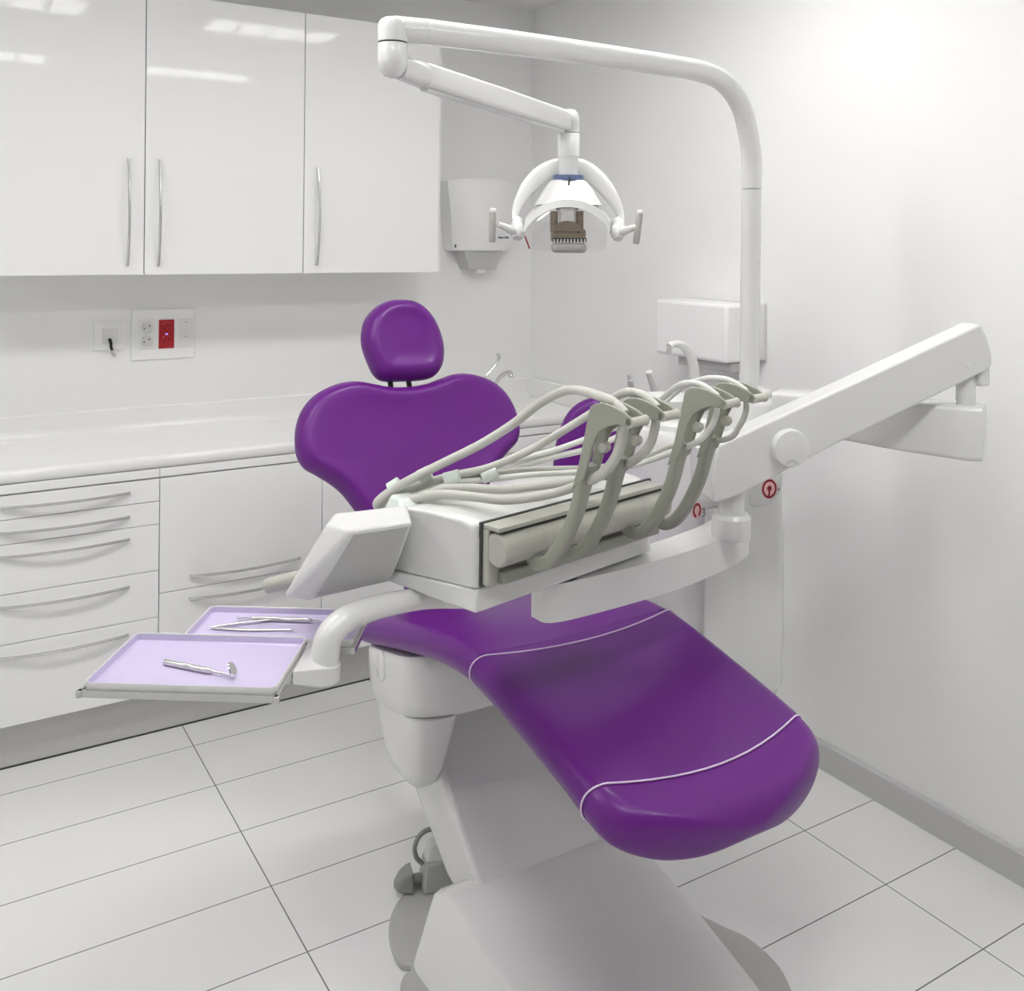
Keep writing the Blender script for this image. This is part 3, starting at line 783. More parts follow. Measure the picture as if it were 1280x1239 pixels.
# front elbow housing
eb = at(491, 52, Y=YP+.005)
def cz(py): return at(491, py, Y=YP+.005).z
h0 = cz(53)
re = .0285
prof = [(re, 0), (re, cz(36)-h0), (re*.97, cz(30)-h0), (re*.85, cz(25.5)-h0), (re*.6, cz(22.5)-h0), (.004, cz(21.5)-h0)]
b = BM(); lathe(b, prof, (eb.x, YP+.005, h0), n=32)
obj('upper_knuckle', b, M['white'], lamp)
# neck blending the arm into the knuckle
b = BM(); tube(b, [V(eb.x+.0, YP+.005, h0+.024), at(540, 41, Y=YP)], [.0262, .0256], n=20); obj('arm_collar', b, M['white'], lamp)
obj('knuckle_gap', lt([(re*.93, -.004), (re*.93, .001)], (eb.x, YP+.005, h0-.001), n=32), M['gap'], lamp)
h1 = h0-.003
obj('lower_knuckle', lt([(.004, cz(98)-h1), (re*.55, cz(95)-h1), (re*.85, cz(88)-h1), (re*.99, cz(80)-h1), (re, cz(78)-h1), (re, -.002), (re*.97, 0)], (eb.x, YP+.005, h1), n=32), M['white'], lamp)
# lamp end
LD = 2.33
le = at(711, 153, d=LD)
ls = V(eb.x, YP+.005, cz(82))
dirv = (le-ls).normalized(); sidev = V(0, 0, 1).cross(dirv).normalized(); upv = dirv.cross(sidev)
def barring(p, w, h, r): return [p+sidev*a+upv*c for a, c in rrect(w, h, r, 4)]
L_ = (le-ls).length
b = BM(); loft(b, [barring(ls+dirv*s*L_, w, h, r) for s, w, h, r in ((.03, .020, .0215, .018), (.10, .023, .0245, .02), (.145, .023, .0245, .02), (.15, .021, .0225, .018))])
obj('arm_socket', b, M['white'], lamp, ang=50)
b = BM(); loft(b, [barring(ls+dirv*s*L_, w, h, .009) for s, w, h in ((.14, .021, .0235), (.5, .021, .025), (.93, .020, .024), (.985, .018, .021))])
obj('spring_arm', b, M['white'], lamp, ang=40)
b = BM(); loft(b, [barring(ls+dirv*s*L_-upv*.024, .010, .006, .004) for s in (.15, .95)])
obj('arm_ridge', b, M['white2'], lamp)
def lz(py): return at(711, py, d=LD).z
zk = lz(153)
rk = .0255
obj('end_knuckle', lt([(rk*.98, lz(166)-zk), (rk, lz(160)-zk), (rk, lz(152)-zk), (rk*.9, lz(143)-zk), (rk*.65, lz(138)-zk), (.003, lz(136)-zk)], (le.x, le.y, zk), n=32), M['white'], lamp)
obj('drop_tube', lt([(rk, lz(196)-zk), (rk*1.02, lz(194)-zk), (rk*1.02, lz(168)-zk), (rk*.97, lz(167)-zk)], (le.x, le.y, zk), n=32), M['white'], lamp)
obj('inner_tube', lt([(rk*.7, lz(221)-zk), (rk*.90, lz(219)-zk), (rk*.90, lz(195)-zk)], (le.x, le.y, zk), n=32), M['white2'], lamp)
# head frame: faces the camera side
lu = R3.copy(); lu.z = 0; lu.normalize()          # the yoke lies across the view of the patient's feet
lu = V(math.cos(-.50), math.sin(-.50), 0)
ln_ = V(-lu.y, lu.x, 0) * -1                      # towards the foot end
if ln_.y > 0: ln_ = -ln_
PLN = (le, ln_)
def lp_(px, py, off=0.): return at(px, py, plane=(le+ln_*off, ln_))
def lxy(px, py): 
    p = lp_(px, py)-le; return p.dot(lu), p.z
# yoke: flat band arching from the drop tube to both sides
yo = [(644, 280), (644.5, 266), (651, 250), (662, 232), (678, 217), (695, 209.5), (711, 208), (727, 209.5), (744, 219), (758.5, 234), (770, 252), (776, 267), (777, 281)]
yw = [.010, .014, .018, .020, .021, .021, .021, .021, .021, .020, .018, .014, .010]
yt = [.006, .009, .0135, .0185, .0215, .023, .023, .023, .0215, .0185, .0135, .009, .006]
yp = cr([lp_(*q) for q in yo], 5); ywr = [v.x for v in cr([V(a, 0, 0) for a in yw], 5)]; ytr = [v.x for v in cr([V(a, 0, 0) for a in yt], 5)]
rings = []
for i, p in enumerate(yp):
    tt = (yp[min(i+1, len(yp)-1)]-yp[max(i-1, 0)]).normalized(); inn = tt.cross(ln_).normalized()
    p = p-ln_*.034*math.sin(PI*i/(len(yp)-1))**.7
    rings.append([p+ln_*a+inn*c for a, c in rrect(ywr[i], ytr[i], min(ywr[i], ytr[i])*.55, 3)])
obj('yoke', loft(BM(), rings), M['white'], lamp, ang=50)
# hood
hood_t = [(674, 250), (681, 236), (690, 226.5), (700, 225), (722, 225), (732, 229), (740, 238), (748, 252)]
b = BM()
def hood_ring(s, w, dpt, z): 
    return [le+lu*x+ln_*y+V(0, 0, z-le.z) for x, y in rrect(w, dpt, min(w, dpt)*.8, 6)]
zz_ = lambda py: lz(py)
wpx = LD/FPX
rings = [hood_ring(0, 20*wpx, .030, zz_(225.5)), hood_ring(0, 24*wpx, .036, zz_(228)), hood_ring(0, 31*wpx, .052, zz_(238)), hood_ring(0, 38*wpx, .066, zz_(250)), hood_ring(0, 42*wpx, .072, zz_(257))]
hood = obj('hood', loft(BM(), rings), M['white'], lamp, ang=60)
obj('hood_band', lt([(rk*.7, lz(226)-zk), (.036, lz(226)-zk), (.036, lz(219.5)-zk), (rk*.7, lz(219)-zk)], (le.x, le.y, zk), n=32), M['blue'], lamp)
# pin hanging at the front of the band
obj('locking_pin', tb([lp_(712, 222, .037), lp_(711, 231, .046)], .0022, n=8), M['dark'], lamp)
# reflector shell: arched band from side pivot to side pivot
def arch_pts(off, pts): return [lp_(x, y, off) for x, y in pts]
top_arc = [(656, 277), (664, 266), (678, 257), (693, 251.5), (709, 249.5), (726, 251.5), (742, 258), (756, 268), (764, 280)]
bot_arc = [(654, 292), (663, 279), (677, 268), (692, 261), (709, 259), (726, 261), (742, 268.5), (756, 280), (762, 294)]
ta, ba = cr([V(x, y, 0) for x, y in top_arc], 4), cr([V(x, y, 0) for x, y in bot_arc], 4)
rings = []
for p, q in zip(ta, ba):
    rings.append([lp_(p.x, p.y, .085), lp_(q.x, q.y, .088), lp_(q.x, q.y-2, .03), lp_(q.x, q.y-4, -.075), lp_(p.x, p.y, -.085), lp_(p.x, p.y-3, .0)])
obj('reflector_shell', loft(BM(), rings), M['white'], lamp, ang=40)
# clear splash shield hanging below the shell
sh_top = [(p.x, p.y-1) for p in ba][2:-2]
n_ = len(sh_top); rings = []
for i, (x, y) in enumerate(sh_top):
    s = -1+2*i/(n_-1); xb = 707+ (x-707)*.96
    yb = 315-3*abs(s)**3
    yb = max(yb, y+1)
    rings.append([lp_(x, y, .080), lp_(.5*(x+xb), .5*(y+yb), .092), lp_(xb, yb, .082)])
b = loft(BM(), rings, cap=False, closed=False)
bmesh.ops.solidify(b, geom=b.faces[:], thickness=.002)
obj('splash_shield', b, M['clear'], lamp, ang=60)
b = tb([lp_(656, 295, .088), lp_(662, 311, .088)], .0018, n=8); o = obj('shield_clip', b, M['redmark'], lamp); o['label'] = 'red edge of the shield'
# bulb housing: bronze block with two posts, slotted front, grey foot
def bxl(px0, py0, px1, py1, o0, o1):
    a, c = lp_(px0, py0, 0), lp_(px1, py1, 0)
    x0, x1 = sorted(((a-le).dot(lu), (c-le).dot(lu))); z0, z1 = sorted((a.z, c.z))
    return x0, x1, z0, z1
def lbox(px0, py0, px1, py1, o0, o1):
    x0, x1, z0, z1 = bxl(px0, py0, px1, py1, o0, o1)
    mtx = frame(V(le.x, le.y, 0), lu, ln_, (0, 0, 1))
    return bx((x0, o0, z0), (x1, o1, z1), mtx)
def lcyl(px, py0, py1, off, r, cap=.0):
    a, c = lp_(px, py0, off), lp_(px, py1, off); return tb([a, c], r, n=20)
bul = obj('bulb_housing', lbox(686, 286, 728, 303, .035, .072), M['brown'], lamp, bevel=.007)
for x in (692.5, 724.5): sub('post', lcyl(x, 264, 290, .060, .0092), M['brown'], bul)
b = BM(); a = lp_(709, 289, .072)
sub('front_arch', pr([a+lu*(.034*math.cos(t_))+V(0, 0, .024*math.sin(t_)) for t_ in (PI*k/20 for k in range(21))], ln_*.004), M['brown'], bul)
o = sub('glass_sleeve', lcyl(709, 262, 286, .055, .021), M['clear'], bul)
sub('lens_cap', lt([(.026, 0), (.028, .004), (.026, .01), (.012, .012)], lp_(709, 263, .05), (0, 0, 1), n=32), M['chrome'], bul)
sub('screw', lt([(.0022, 0), (.0022, .003)], lp_(722.5, 290, .0715), ln_, n=10), M['dark'], bul)
sub('vent_slot', lbox(687, 297.5, 728, 303, .071, .0775), M['dark'], bul)
for k in range(10):
    x = 688.8+k*4.1
    sub('vent_tooth', lbox(x-.85, 299, x+.85, 304, .0772, .0795), M['white'], bul)
foot = obj('lamp_foot', lbox(686.5, 303, 728.5, 316, .040, .080), M['lampgrey'], lamp, bevel=.010, seg=4)
# side pivots and grips
for sgn, pv, gp, tp, bt in ((-1, (647, 289), (625, 281), (616, 263), (615, 303)), (1, (772, 290), (793, 284), (800, 265), (795, 305))):
    b = BM(); tube(b, [lp_(pv[0]-sgn*4, pv[1]-17, .0), lp_(pv[0], pv[1]-8, .0), lp_(pv[0]+sgn*0, pv[1]+2, .012), lp_(pv[0]+sgn*.5, pv[1]+9, .020)], [.011, .0165, .0175, .011], n=18, smooth=4)
    pvt = obj('side_pivot', b, M['white'], lamp)
    sub('grip_arm', tb([lp_(pv[0]+sgn*1, pv[1]+2, .014), lp_(.5*(pv[0]+gp[0]), .5*(pv[1]+2+gp[1]), .03), lp_(gp[0]-sgn*-3, gp[1]-1, .045)], [.0115, .0095, .0065], n=12, smooth=3), M['white'], pvt)
    g0, g1 = lp_(*tp, .045), lp_(*bt, .045)
    sub('grip', tb([g0, g0.lerp(g1, .06), g0.lerp(g1, .94), g1], [.0062, .0082, .0082, .0065], n=14), M['grip'], pvt)
    sub('grip_cap', lt([(.0086, 0), (.0086, .006), (.005, .009)], g0-(g0-g1).normalized()*.004, (g0-g1), n=16), M['white'], pvt)

# ================================================================== DELIVERY UNIT
c0 = at(595, 768, d=1.55)
ang = math.radians(12.5)
cl, cb_ = V(math.cos(ang), math.sin(ang), 0), V(-math.sin(ang), math.cos(ang), 0)
def K(l, b_, z): return V(c0.x, c0.y, 0)+cl*l+cb_*b_+V(0, 0, z)
du = thing('delivery_unit', 'white dental instrument console on jointed arms hanging over the seat', 'instrument unit', K(.2, .08, .907))
obj('carrier_block', carrier_bm, M['white'], du, ang=50)
# base slab
pts_b = [K(0, 0, .907), K(.455, .0, .910), K(.46, .09, .91), K(.40, .17, .925), K(-.055, .19, .930), K(-.045, .15, .926), K(-.02, .06, .915)]
pts_t = [K(.006, .004, .9445), K(.445, .004, .9445), K(.45, .09, .9445), K(.40, .17, .9445), K(-.055, .19, .9445), K(-.045, .15, .9445), K(-.015, .06, .9445)]
obj('base_slab', loft(BM(), [pts_b, pts_t]), M['white'], du, bevel=.004)
# console body
def body_ring(l, dz, inset, lsk):
    pr_ = [(.004+inset, .945), (.004+inset, 1.022), (.0065+inset, 1.036), (.013+inset, 1.045), (.026+inset, 1.0505), (.07, 1.058+dz), (.12, 1.058+dz), (.165, 1.050+dz), (.185-inset, 1.035), (.192-inset, .99), (.192-inset, .945)]
    return [K(l+lsk(b_), b_, z) for b_, z in pr_]
def skl(b_): return -.05*min(1, b_/.14)**.8
rows = [body_ring(.006, -.004, .004, skl), body_ring(.010, 0, .0, skl), body_ring(.05, .002, 0, lambda b_: skl(b_)*.8), body_ring(.15, .004, 0, lambda b_: 0), body_ring(.30, .002, 0, lambda b_: 0), body_ring(.40, 0, 0, lambda b_: 0), body_ring(.437, -.004, 0, lambda b_: 0), body_ring(.445, -.012, .006, lambda b_: 0)]
obj('console_body', loft(BM(), rows), M['white'], du, ang=35, bevel=.003, seg=2)
# control panel pod
f_tl, f_tr = at(440, 665, Z=1.05), at(517, 653, Z=1.05)
f_bl, f_br = at(386, 752, Z=.925), at(489, 727, Z=.932)
s_tl, s_bl = at(407, 656, Z=1.05), at(353, 747, Z=.932)
t_l, t_r = at(428, 646, Z=1.062)+V(0, .03, 0), at(510, 630, Z=1.062)
bk_bl, bk_br = s_bl+V(.07, .09, .005), f_br+V(.01, .07, .005)
pod = bm_hull([f_tl, f_tr, f_bl, f_br, s_tl, s_bl, t_l, t_r, bk_bl, bk_br])
bmesh.ops.dissolve_limit(pod, angle_limit=.06, verts=pod.verts[:], edges=pod.edges[:])
cp = obj('control_panel', pod, M['white'], du, bevel=.007, seg=3)
fn = (f_tr-f_tl).cross(f_bl-f_tl).normalized()
if fn.dot(CAMP-f_tl) < 0: fn = -fn
cen = (f_tl+f_tr+f_bl+f_br)/4
q4 = [f_tl, f_tr, f_br, f_bl]
q4 = [cen+(p-cen)*.90 for p in q4]
q4 = [p-fn*((p-cen).dot(fn)) for p in q4]
fr_ = obj('panel_face', pr([p+fn*-.001 for p in q4], fn*.0025), M['panel'], du, bevel=.001)
# grip at the left of the pod
g0, g1 = at(333, 733, d=1.565), at(378, 722, d=1.56)
obj('console_grip', tb([g0-(g1-g0).normalized()*.003, g0, g0.lerp(g1, .1), g1], [.007, .0115, .0125, .0125], n=18), M['warm'], du)
# instrument module in the front
mb = BM(); box(mb, (.0125, -.014, .950), (.442, .006, 1.042), frame(V(c0.x, c0.y, 0), cl, cb_, (0, 0, 1)))
obj('module_block', mb, M['warm'], du, bevel=.003)
KM = frame(V(c0.x, c0.y, 0), cl, cb_, (0, 0, 1))
obj('module_gap', bx((.0095, -.0012, .948), (.447, .0050, 1.0505), KM), M['gap'], du)
obj('module_ledge', bx((.0115, -.040, 1.0415), (.437, -.0018, 1.0495), KM), M['warm'], du, bevel=.002)
obj('ledge_gap', bx((.02, -.0385, 1.0385), (.43, -.010, 1.0412), KM), M['dark'], du)
CYb, CYz, CYr = -.029, 1.0115, .0265
rc = obj('holder_roll', tb([K(.014, CYb, CYz), K(.017, CYb, CYz), K(.440, CYb, CYz), K(.444, CYb, CYz)], [CYr-.003, CYr, CYr, CYr-.003], n=32), M['warm'], du)
for l in (.105, .19, .275, .36):
    sub('roll_seam', lt([(CYr-.004, 0), (CYr+.0004, 0), (CYr+.0004, .0014), (CYr-.004, .0014)], K(l, CYb, CYz), cl, n=32), M['disp'], rc)
obj('module_lip', bx((.034, -.026, .951), (.443, -.010, .972), KM), M['arm'], du, bevel=.003)
# whip arms: traced in the plane of the first arm, then repeated along the console
def lpos(px, py):  # position along the console of an elbow
    p = at(px, py, plane=(K(0, -.055, 0), cb_)); return (p-K(0, 0, 0)).dot(cl)
l1 = lpos(668, 706)
AP = (K(l1, 0, 0), cl)
def a2(px, py):
    p = at(px, py, plane=AP)-K(l1, 0, 0); return p.dot(cb_), p.z
cheek_out = [(736, 513), (731, 540), (723, 580), (714, 612)]
cheek_in = [(729, 600), (736, 575), (742, 553), (748, 541), (758, 534.5), (770, 531), (786, 535), (791, 530), (789, 524), (780, 516), (766, 508), (755, 504), (744, 504.5), (738, 508)]
low = [(728, 583), (721.5, 606), (716, 632), (709, 655), (698, 679), (688, 695), (679, 704), (669, 707), (661, 702), (656, 694)]
ch2 = [a2(*q) for q in cheek_out+cheek_in]
lo2 = [a2(*q) for q in low]
GAP = .030
elb = [(668, 706), (709, 687), (788, 664), (825, 650)]
ls_ = [lpos(*q) for q in elb]
holder_labels = ['nearest holder of four', 'second holder from the left', 'third holder from the left', 'rightmost holder of four']
heads = []
for l, hl in zip(ls_, holder_labels):
    A = lambda b_, z, dl=0, l=l: K(l+dl, b_, z)
    th = .0055
    b = BM(); prism(b, [A(*q) for q in ch2], cl*th)
    prism(b, [A(q[0], q[1], GAP) for q in ch2], cl*th)
    # lower flat bar narrowing into a round elbow under the roll
    pts = [A(lo2[0][0], lo2[0][1], .0125)]
    lows = cr([V(*q, 0) for q in lo2], 4)
    rings = []
    for i, q in enumerate(lows):
        tt = (lows[min(i+1, len(lows)-1)]-lows[max(i-1, 0)]).normalized(); nn = V(-tt.y, tt.x, 0)
        s = i/(len(lows)-1)
        wl = (.5*(GAP+th))*(1-min(1, s/.34)) + .0105*min(1, s/.34)
        wn = .0058 + .0054*min(1, s/.30)
        cc = .5*(GAP+th)*(1-min(1, s/.35)) + .0125*min(1, s/.35)
        rings.append([A(q.x+nn.x*c_, q.y+nn.y*c_, cc+a_) for a_, c_ in rrect(wl, wn, min(wl, wn)*.75, 4)])
    h = obj('instrument_holder', b, M['arm'], du, bevel=.0016, seg=2, bang=50)
    h['label'] = hl
    sub('elbow_bar', loft(BM(), rings), M['arm'], h, ang=50)
    e = a2(787, 529)
    sub('hinge', tb([A(e[0], e[1], .0), A(e[0], e[1], .008), A(e[0], e[1], GAP-.002), A(e[0], e[1], GAP+.0075)], [.0075, .0072, .0072, .0085], n=18), M['warm'], h)
    sub('back_plate', pr([A(*a2(738, 512), th), A(*a2(735, 530), th), A(*a2(739, 531), th), A(*a2(743, 513), th)], cl*(GAP-th)), M['arm'], h)
    r2 = a2(746, 561)
    sub('roller', lt([(.003, .0), (.0075, .001), (.0095, .008), (.0075, .015), (.003, .016)], A(r2[0], r2[1], th+.004), cl, n=20), M['warm'], h)
    heads.append(A)
# hoses
def hose(pts, r, m, sm=6): return obj('hose', tb(pts, r, n=12, smooth=sm), m, du)
A1, A2, A3, A4 = heads
mid = .018
hb = lambda A, px, py: A(*a2(px, py), mid)
hose([hb(A1, 772, 519), hb(A1, 760, 507), hb(A1, 748, 500), at(728, 489, d=1.56), at(705, 489, d=1.60), at(675, 504, d=1.64), at(640, 531, d=1.66), at(600, 556, d=1.67), at(560, 576, d=1.67), at(520, 596, d=1.67), at(490, 613, d=1.68), at(472, 628, d=1.68), at(474, 636, d=1.70), at(478, 652, d=1.70)], .0078, M['hose'])
hose([hb(A2, 772, 519), hb(A2, 760, 507), hb(A2, 748, 500), hb(A2, 728, 500), at(745, 513, d=1.68), at(700, 541, d=1.70), at(660, 564, d=1.70), at(610, 585, d=1.70), at(560, 596, d=1.69), at(510, 611, d=1.69), at(480, 625, d=1.69), at(474, 636, d=1.70), at(478, 652, d=1.70)], .0072, M['hose'])
hose([hb(A3, 772, 519), hb(A3, 758, 507), hb(A3, 744, 500), hb(A3, 722, 502), at(822, 503, d=1.80), at(790, 525, d=1.82), at(740, 546, d=1.80), at(690, 564, d=1.78), at(640, 576, d=1.75), at(590, 590, d=1.72), at(540, 600, d=1.71), at(500, 614, d=1.70), at(474, 636, d=1.70), at(478, 652, d=1.70)], .0056, M['hosew'])
hose([hb(A4, 772, 519), hb(A4, 758, 507), hb(A4, 742, 500), hb(A4, 716, 500), at(848, 488, d=1.86), at(800, 530, d=1.86), at(745, 558, d=1.80), at(690, 572, d=1.78), at(640, 586, d=1.75), at(590, 598, d=1.72), at(545, 606, d=1.71), at(510, 616, d=1.70), at(474, 636, d=1.70), at(478, 652, d=1.70)], .0056, M['hosew'])
# hoses lying on the console, looping back to the holders
top = 1.062
hose([hb(A1, 771, 527), hb(A1, 769, 545), hb(A1, 764, 565), hb(A1, 750, 588), hb(A1, 730, 602), at(706, 613, d=1.60), at(670, 621, d=1.60), at(630, 625, d=1.60), at(590, 621, d=1.61), at(550, 618, d=1.63), at(520, 623, d=1.65), at(495, 634, d=1.66)], .0079, M['hose'])
hose([hb(A2, 771, 527), hb(A2, 769, 545), hb(A2, 762, 568), hb(A2, 742, 588), at(750, 596, d=1.70), at(712, 602, d=1.68), at(670, 608, d=1.66), at(630, 612, d=1.66), at(590, 610, d=1.66), at(555, 611, d=1.66), at(525, 619, d=1.67)], .0073, M['hose'])
hose([hb(A3, 771, 527), hb(A3, 769, 545), hb(A3, 760, 566), hb(A3, 738, 586), at(808, 577, d=1.80), at(770, 586, d=1.80), at(712, 591, d=1.76), at(660, 594, d=1.72), at(615, 599, d=1.70), at(570, 603, d=1.69), at(540, 612, d=1.68)], .0052, M['hosew'])
hose([hb(A4, 771, 527), hb(A4, 771, 548), hb(A4, 762, 570), hb(A4, 744, 588), at(840, 557, d=1.86), at(800, 573, d=1.84), at(750, 584, d=1.80), at(700, 586, d=1.76), at(650, 588, d=1.73), at(610, 593, d=1.71), at(575, 600, d=1.70)], .0052, M['hose'])
for i, (pa, pb, d, r) in enumerate((((500, 604), (487, 612), 1.685, .012), ((538, 590), (524, 597), 1.685, .0125), ((575, 597), (556, 602), 1.68, .015), ((622, 590), (603, 597), 1.70, .012))):
    obj('hose_sleeve', tb([at(*pa, d=d), at(*pb, d=d)], r, n=14), M['sleeve'], du)
obj('hose_inlet', bm_hull([K(-.05, .12, 1.04), K(-.05, .19, 1.04), K(.06, .13, 1.04), K(.06, .19, 1.04), K(-.035, .15, 1.066), K(-.035, .185, 1.068), K(.04, .15, 1.062), K(.04, .185, 1.064)]), M['sleeve'], du, bevel=.008)

# support arm under the console
ZA0, ZA1 = .836, .903
fpx = [(664, 771), (690, 779), (760, 763), (850, 736), (915, 708), (936, 694)]
front = [at(*q, Z=ZA0) for q in fpx]
front = cr(front, 5)
W_ = .078
back = []
for i, p in enumerate(front):
    tt = (front[min(i+1, len(front)-1)]-front[max(i-1, 0)]); nn = V(-tt.y, tt.x, 0).normalized(); back.append(p+nn*W_)
loop = front + list(reversed(back))
sa = obj('support_arm', pr(loop, (0, 0, ZA1-ZA0)), M['white'], du, bevel=.012, seg=4, bang=50)
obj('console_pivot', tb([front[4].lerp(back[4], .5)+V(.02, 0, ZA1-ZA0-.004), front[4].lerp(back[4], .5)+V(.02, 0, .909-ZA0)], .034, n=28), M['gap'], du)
pin = at(914, 655, d=2.0)
obj('pin_collar', lt([(.038, 0), (.040, .006), (.040, .044), (.034, .052), (.028, .053)], (pin.x, pin.y, ZA1-.006), n=36), M['white'], du)
obj('pin_post', lt([(.0265, 0), (.0265, .10)], (pin.x, pin.y, ZA1+.04), n=32), M['white'], du)
# spring arm
s0, s1 = at(905, 600, d=1.955), at(1225, 440, d=2.03)
sd = V(s1.x-s0.x, s1.y-s0.y, 0).normalized(); sn = V(sd.y, -sd.x, 0)
if sn.dot(V(0, -1, 0)) < 0: sn = -sn
SP = (s0, sn)
spx = [(897, 557), (1060, 482), (1226, 405), (1234, 420), (1240, 442), (1241, 455), (1237, 461), (1228, 466), (1175, 492), (1050, 553), (980, 590), (950, 606), (925, 619), (905, 627), (893, 629), (890, 600)]
poly = [at(*q, plane=SP) for q in spx]
TH = .062
spa = obj('spring_arm', pr(poly, -sn*TH), M['white'], du, bevel=.005, seg=3, bang=25)
spa2 = [at(*q, plane=SP)-sn*.006 for q in ((890, 560), (896, 558), (896, 628), (889, 626), (874, 616), (872, 560))]
obj('arm_nose', bm_hull([p for p in spa2]+[p-sn*.046 for p in spa2]), M['white'], du, bevel=.006)
kc = at(986, 559, plane=SP)
kn = obj('tension_knob', lt([(.0385, -.002), (.0385, .012), (.036, .018), (.03, .0195), (.005, .0195)], kc, sn, n=44), M['white'], du)
kd = at(990, 577, plane=(kc+sn*.0195, sn))
sub('knob_notch', ring_mark(kd-V(0, 0, .012), sn, .0135, .0150, .35, PI-.35, .0012, 1.), M['disp'], kn)
for q in ((1211, 458), (931, 592)):
    obj('screw_cap', lt([(.006, 0), (.006, .001), (.004, .0015)], at(*q, plane=SP), sn, n=16), M['white2'], du)
# swivel post and rear arm back to the column
sp_ = at(1207, 490, plane=(s0-sn*TH*.5, sn))
RZ1 = at(1207, 505, d=(sp_-CAMP).dot(FW)).z
obj('swivel_post', lt([(.0195, 0), (.0195, .075)], (sp_.x, sp_.y, RZ1-.01), n=28), M['white'], du)
obj('swivel_tab', bx((-.016, -.02, -.02), (.016, .02, .02), Matrix.Translation(at(1222, 470, plane=(s0-sn*TH*.5, sn)))), M['white'], du, bevel=.006)
colp = V(1.70, 1.655, 0)
ra = V(colp.x-sp_.x, colp.y-sp_.y, 0); RL = ra.length; ra.normalize(); rn = V(ra.y, -ra.x, 0)
def rr(s, w, zt, zb): return [V(sp_.x, sp_.y, 0)+ra*s+rn*a+V(0, 0, .5*(zt+zb)+c) for a, c in rrect(w, .5*(zt-zb), .010, 4)]
rows = [rr(-.040, .020, RZ1-.006, RZ1-.10), rr(-.036, .036, RZ1-.001, RZ1-.112), rr(-.01, .046, RZ1, RZ1-.113), rr(.12, .046, RZ1-.001, RZ1-.108), rr(RL*.75, .05, RZ1-.004, RZ1-.09), rr(RL-.055, .05, RZ1-.006, RZ1-.085)]
obj('rear_arm', loft(BM(), rows), M['white'], du, ang=40)

# tray arm and frame
ta_pts = [at(585, 748, d=1.68), at(535, 748, d=1.64), at(492, 754, d=1.59), at(455, 764, d=1.55), at(428, 777, d=1.515), at(411, 797, d=1.495), at(406, 822, d=1.49), at(406, 836, d=1.49), at(406, 847, d=1.49)]
obj('tray_arm', tb(ta_pts, [.017, .0175, .0185, .0195, .0205, .0215, .022, .022, .018], n=24, smooth=5), M['white'], du)
ZT = .870
tray_u = V(.226, -.153, 0).normalized(); tray_v = V(-tray_u.y, tray_u.x, 0)
TN = V(.209, 1.458, 0)     # near-left corner of the near tray
TL_, TD1, TD2 = .272, .205, .165
def T(a, b_, z): return TN+tray_u*a+tray_v*b_+V(0, 0, z)
jt = at(404, 832, d=1.49)
obj('tray_bracket', bm_hull([T(.2692, .085, .850), T(.2692, .085, .868), T(.2692, .188, .850), T(.2692, .188, .868)] + [jt+V(.026*math.cos(t_), .026*math.sin(t_), z_) for t_ in (2*PI*k/20 for k in range(20)) for z_ in (-.022, .003)]), M['white'], du, bevel=.004)
# steel channel frames that carry the two trays
NT = (-.010, .264, .015, .192, .861)      # near tray: a0, a1, b0, b1, underside
FT = (.060, .334, .200, .332, .853)       # far tray
b = BM(); FM = frame(TN, tray_u, tray_v, (0, 0, 1))
for a0, a1, b0, b1, zb_ in (NT, FT):
    g = .0045; z0_, z1_ = zb_-.004, zb_+.0055
    for q in ((a0-g, b0-g, a1+g, b0-.0006), (a0-g, b1+.0006, a1+g, b1+g-.001), (a0-g, b0-.0006, a0-.0006, b1+.0006), (a1+.0006, b0-.0006, a1+g, b1+.0006)):
        box(b, (q[0], q[1], z0_), (q[2], q[3], z1_), FM)
    for q in ((a0-.0006, b0-.0006, a1+.0006, b0+.012), (a0-.0006, b1-.012, a1+.0006, b1+.0006)):
        box(b, (q[0], q[1], z0_), (q[2], q[3], zb_-.0006), FM)
fr = obj('tray_frame', b, M['chrome'], du, bevel=.0012, seg=2)
for (a, b_) in ((NT[0]-.003, NT[2]-.003), (NT[1]+.003, NT[2]-.003), (FT[0]-.002, FT[3]+.001)):
    sub('frame_corner', lt([(.0042, -.0005), (.0047, 0), (.0047, .0085), (.0042, .009)], T(a, b_, (NT if b_ < .1 else FT)[4]-.0035), n=16), M['chrome'], fr)

def tray_obj(label, spec):
    """shallow pan with upright walls and a lavender lining"""
    a0, a1, b0, b1, z0 = spec; h = .0145
    ca, cb2, wa, wb2 = .5*(a0+a1), .5*(b0+b1), .5*(a1-a0), .5*(b1-b0)
    def ringp(i, z, r=.012): return [T(ca+x, cb2+y, z) for x, y in rrect(wa-i, wb2-i, max(r-i, .004), 5)]
    rings = [ringp(.004, z0), ringp(.0012, z0+.001), ringp(0, z0+.003), ringp(0, z0+h), ringp(.0006, z0+h+.0008), ringp(.0016, z0+h+.0004), ringp(.0022, z0+h-.001), ringp(.0030, z0+.0035), ringp(.006, z0+.0018)]
    o = obj('instrument_tray', loft(BM(), rings), M['white2'], None, ang=40)
    bm2 = BM(); rr2 = [ringp(.0070, z0+.0019), ringp(.0032, z0+.0042), ringp(.0024, z0+h-.0008), ringp(.0031, z0+h-.0006), ringp(.0044, z0+.0050), ringp(.0078, z0+.0027)]
    obj('lining', loft(bm2, rr2), M['lav'], o, ang=40)
    return tag(o, label, 'tray', 'instrument trays with lavender lining')
tray_obj('near lavender-lined tray with the mouth mirror lying on it', NT)
tray_obj('far lavender-lined tray with tweezers and probe, behind the near tray', FT)
TZ = NT[4]+.0002
ZI = TZ+.0026
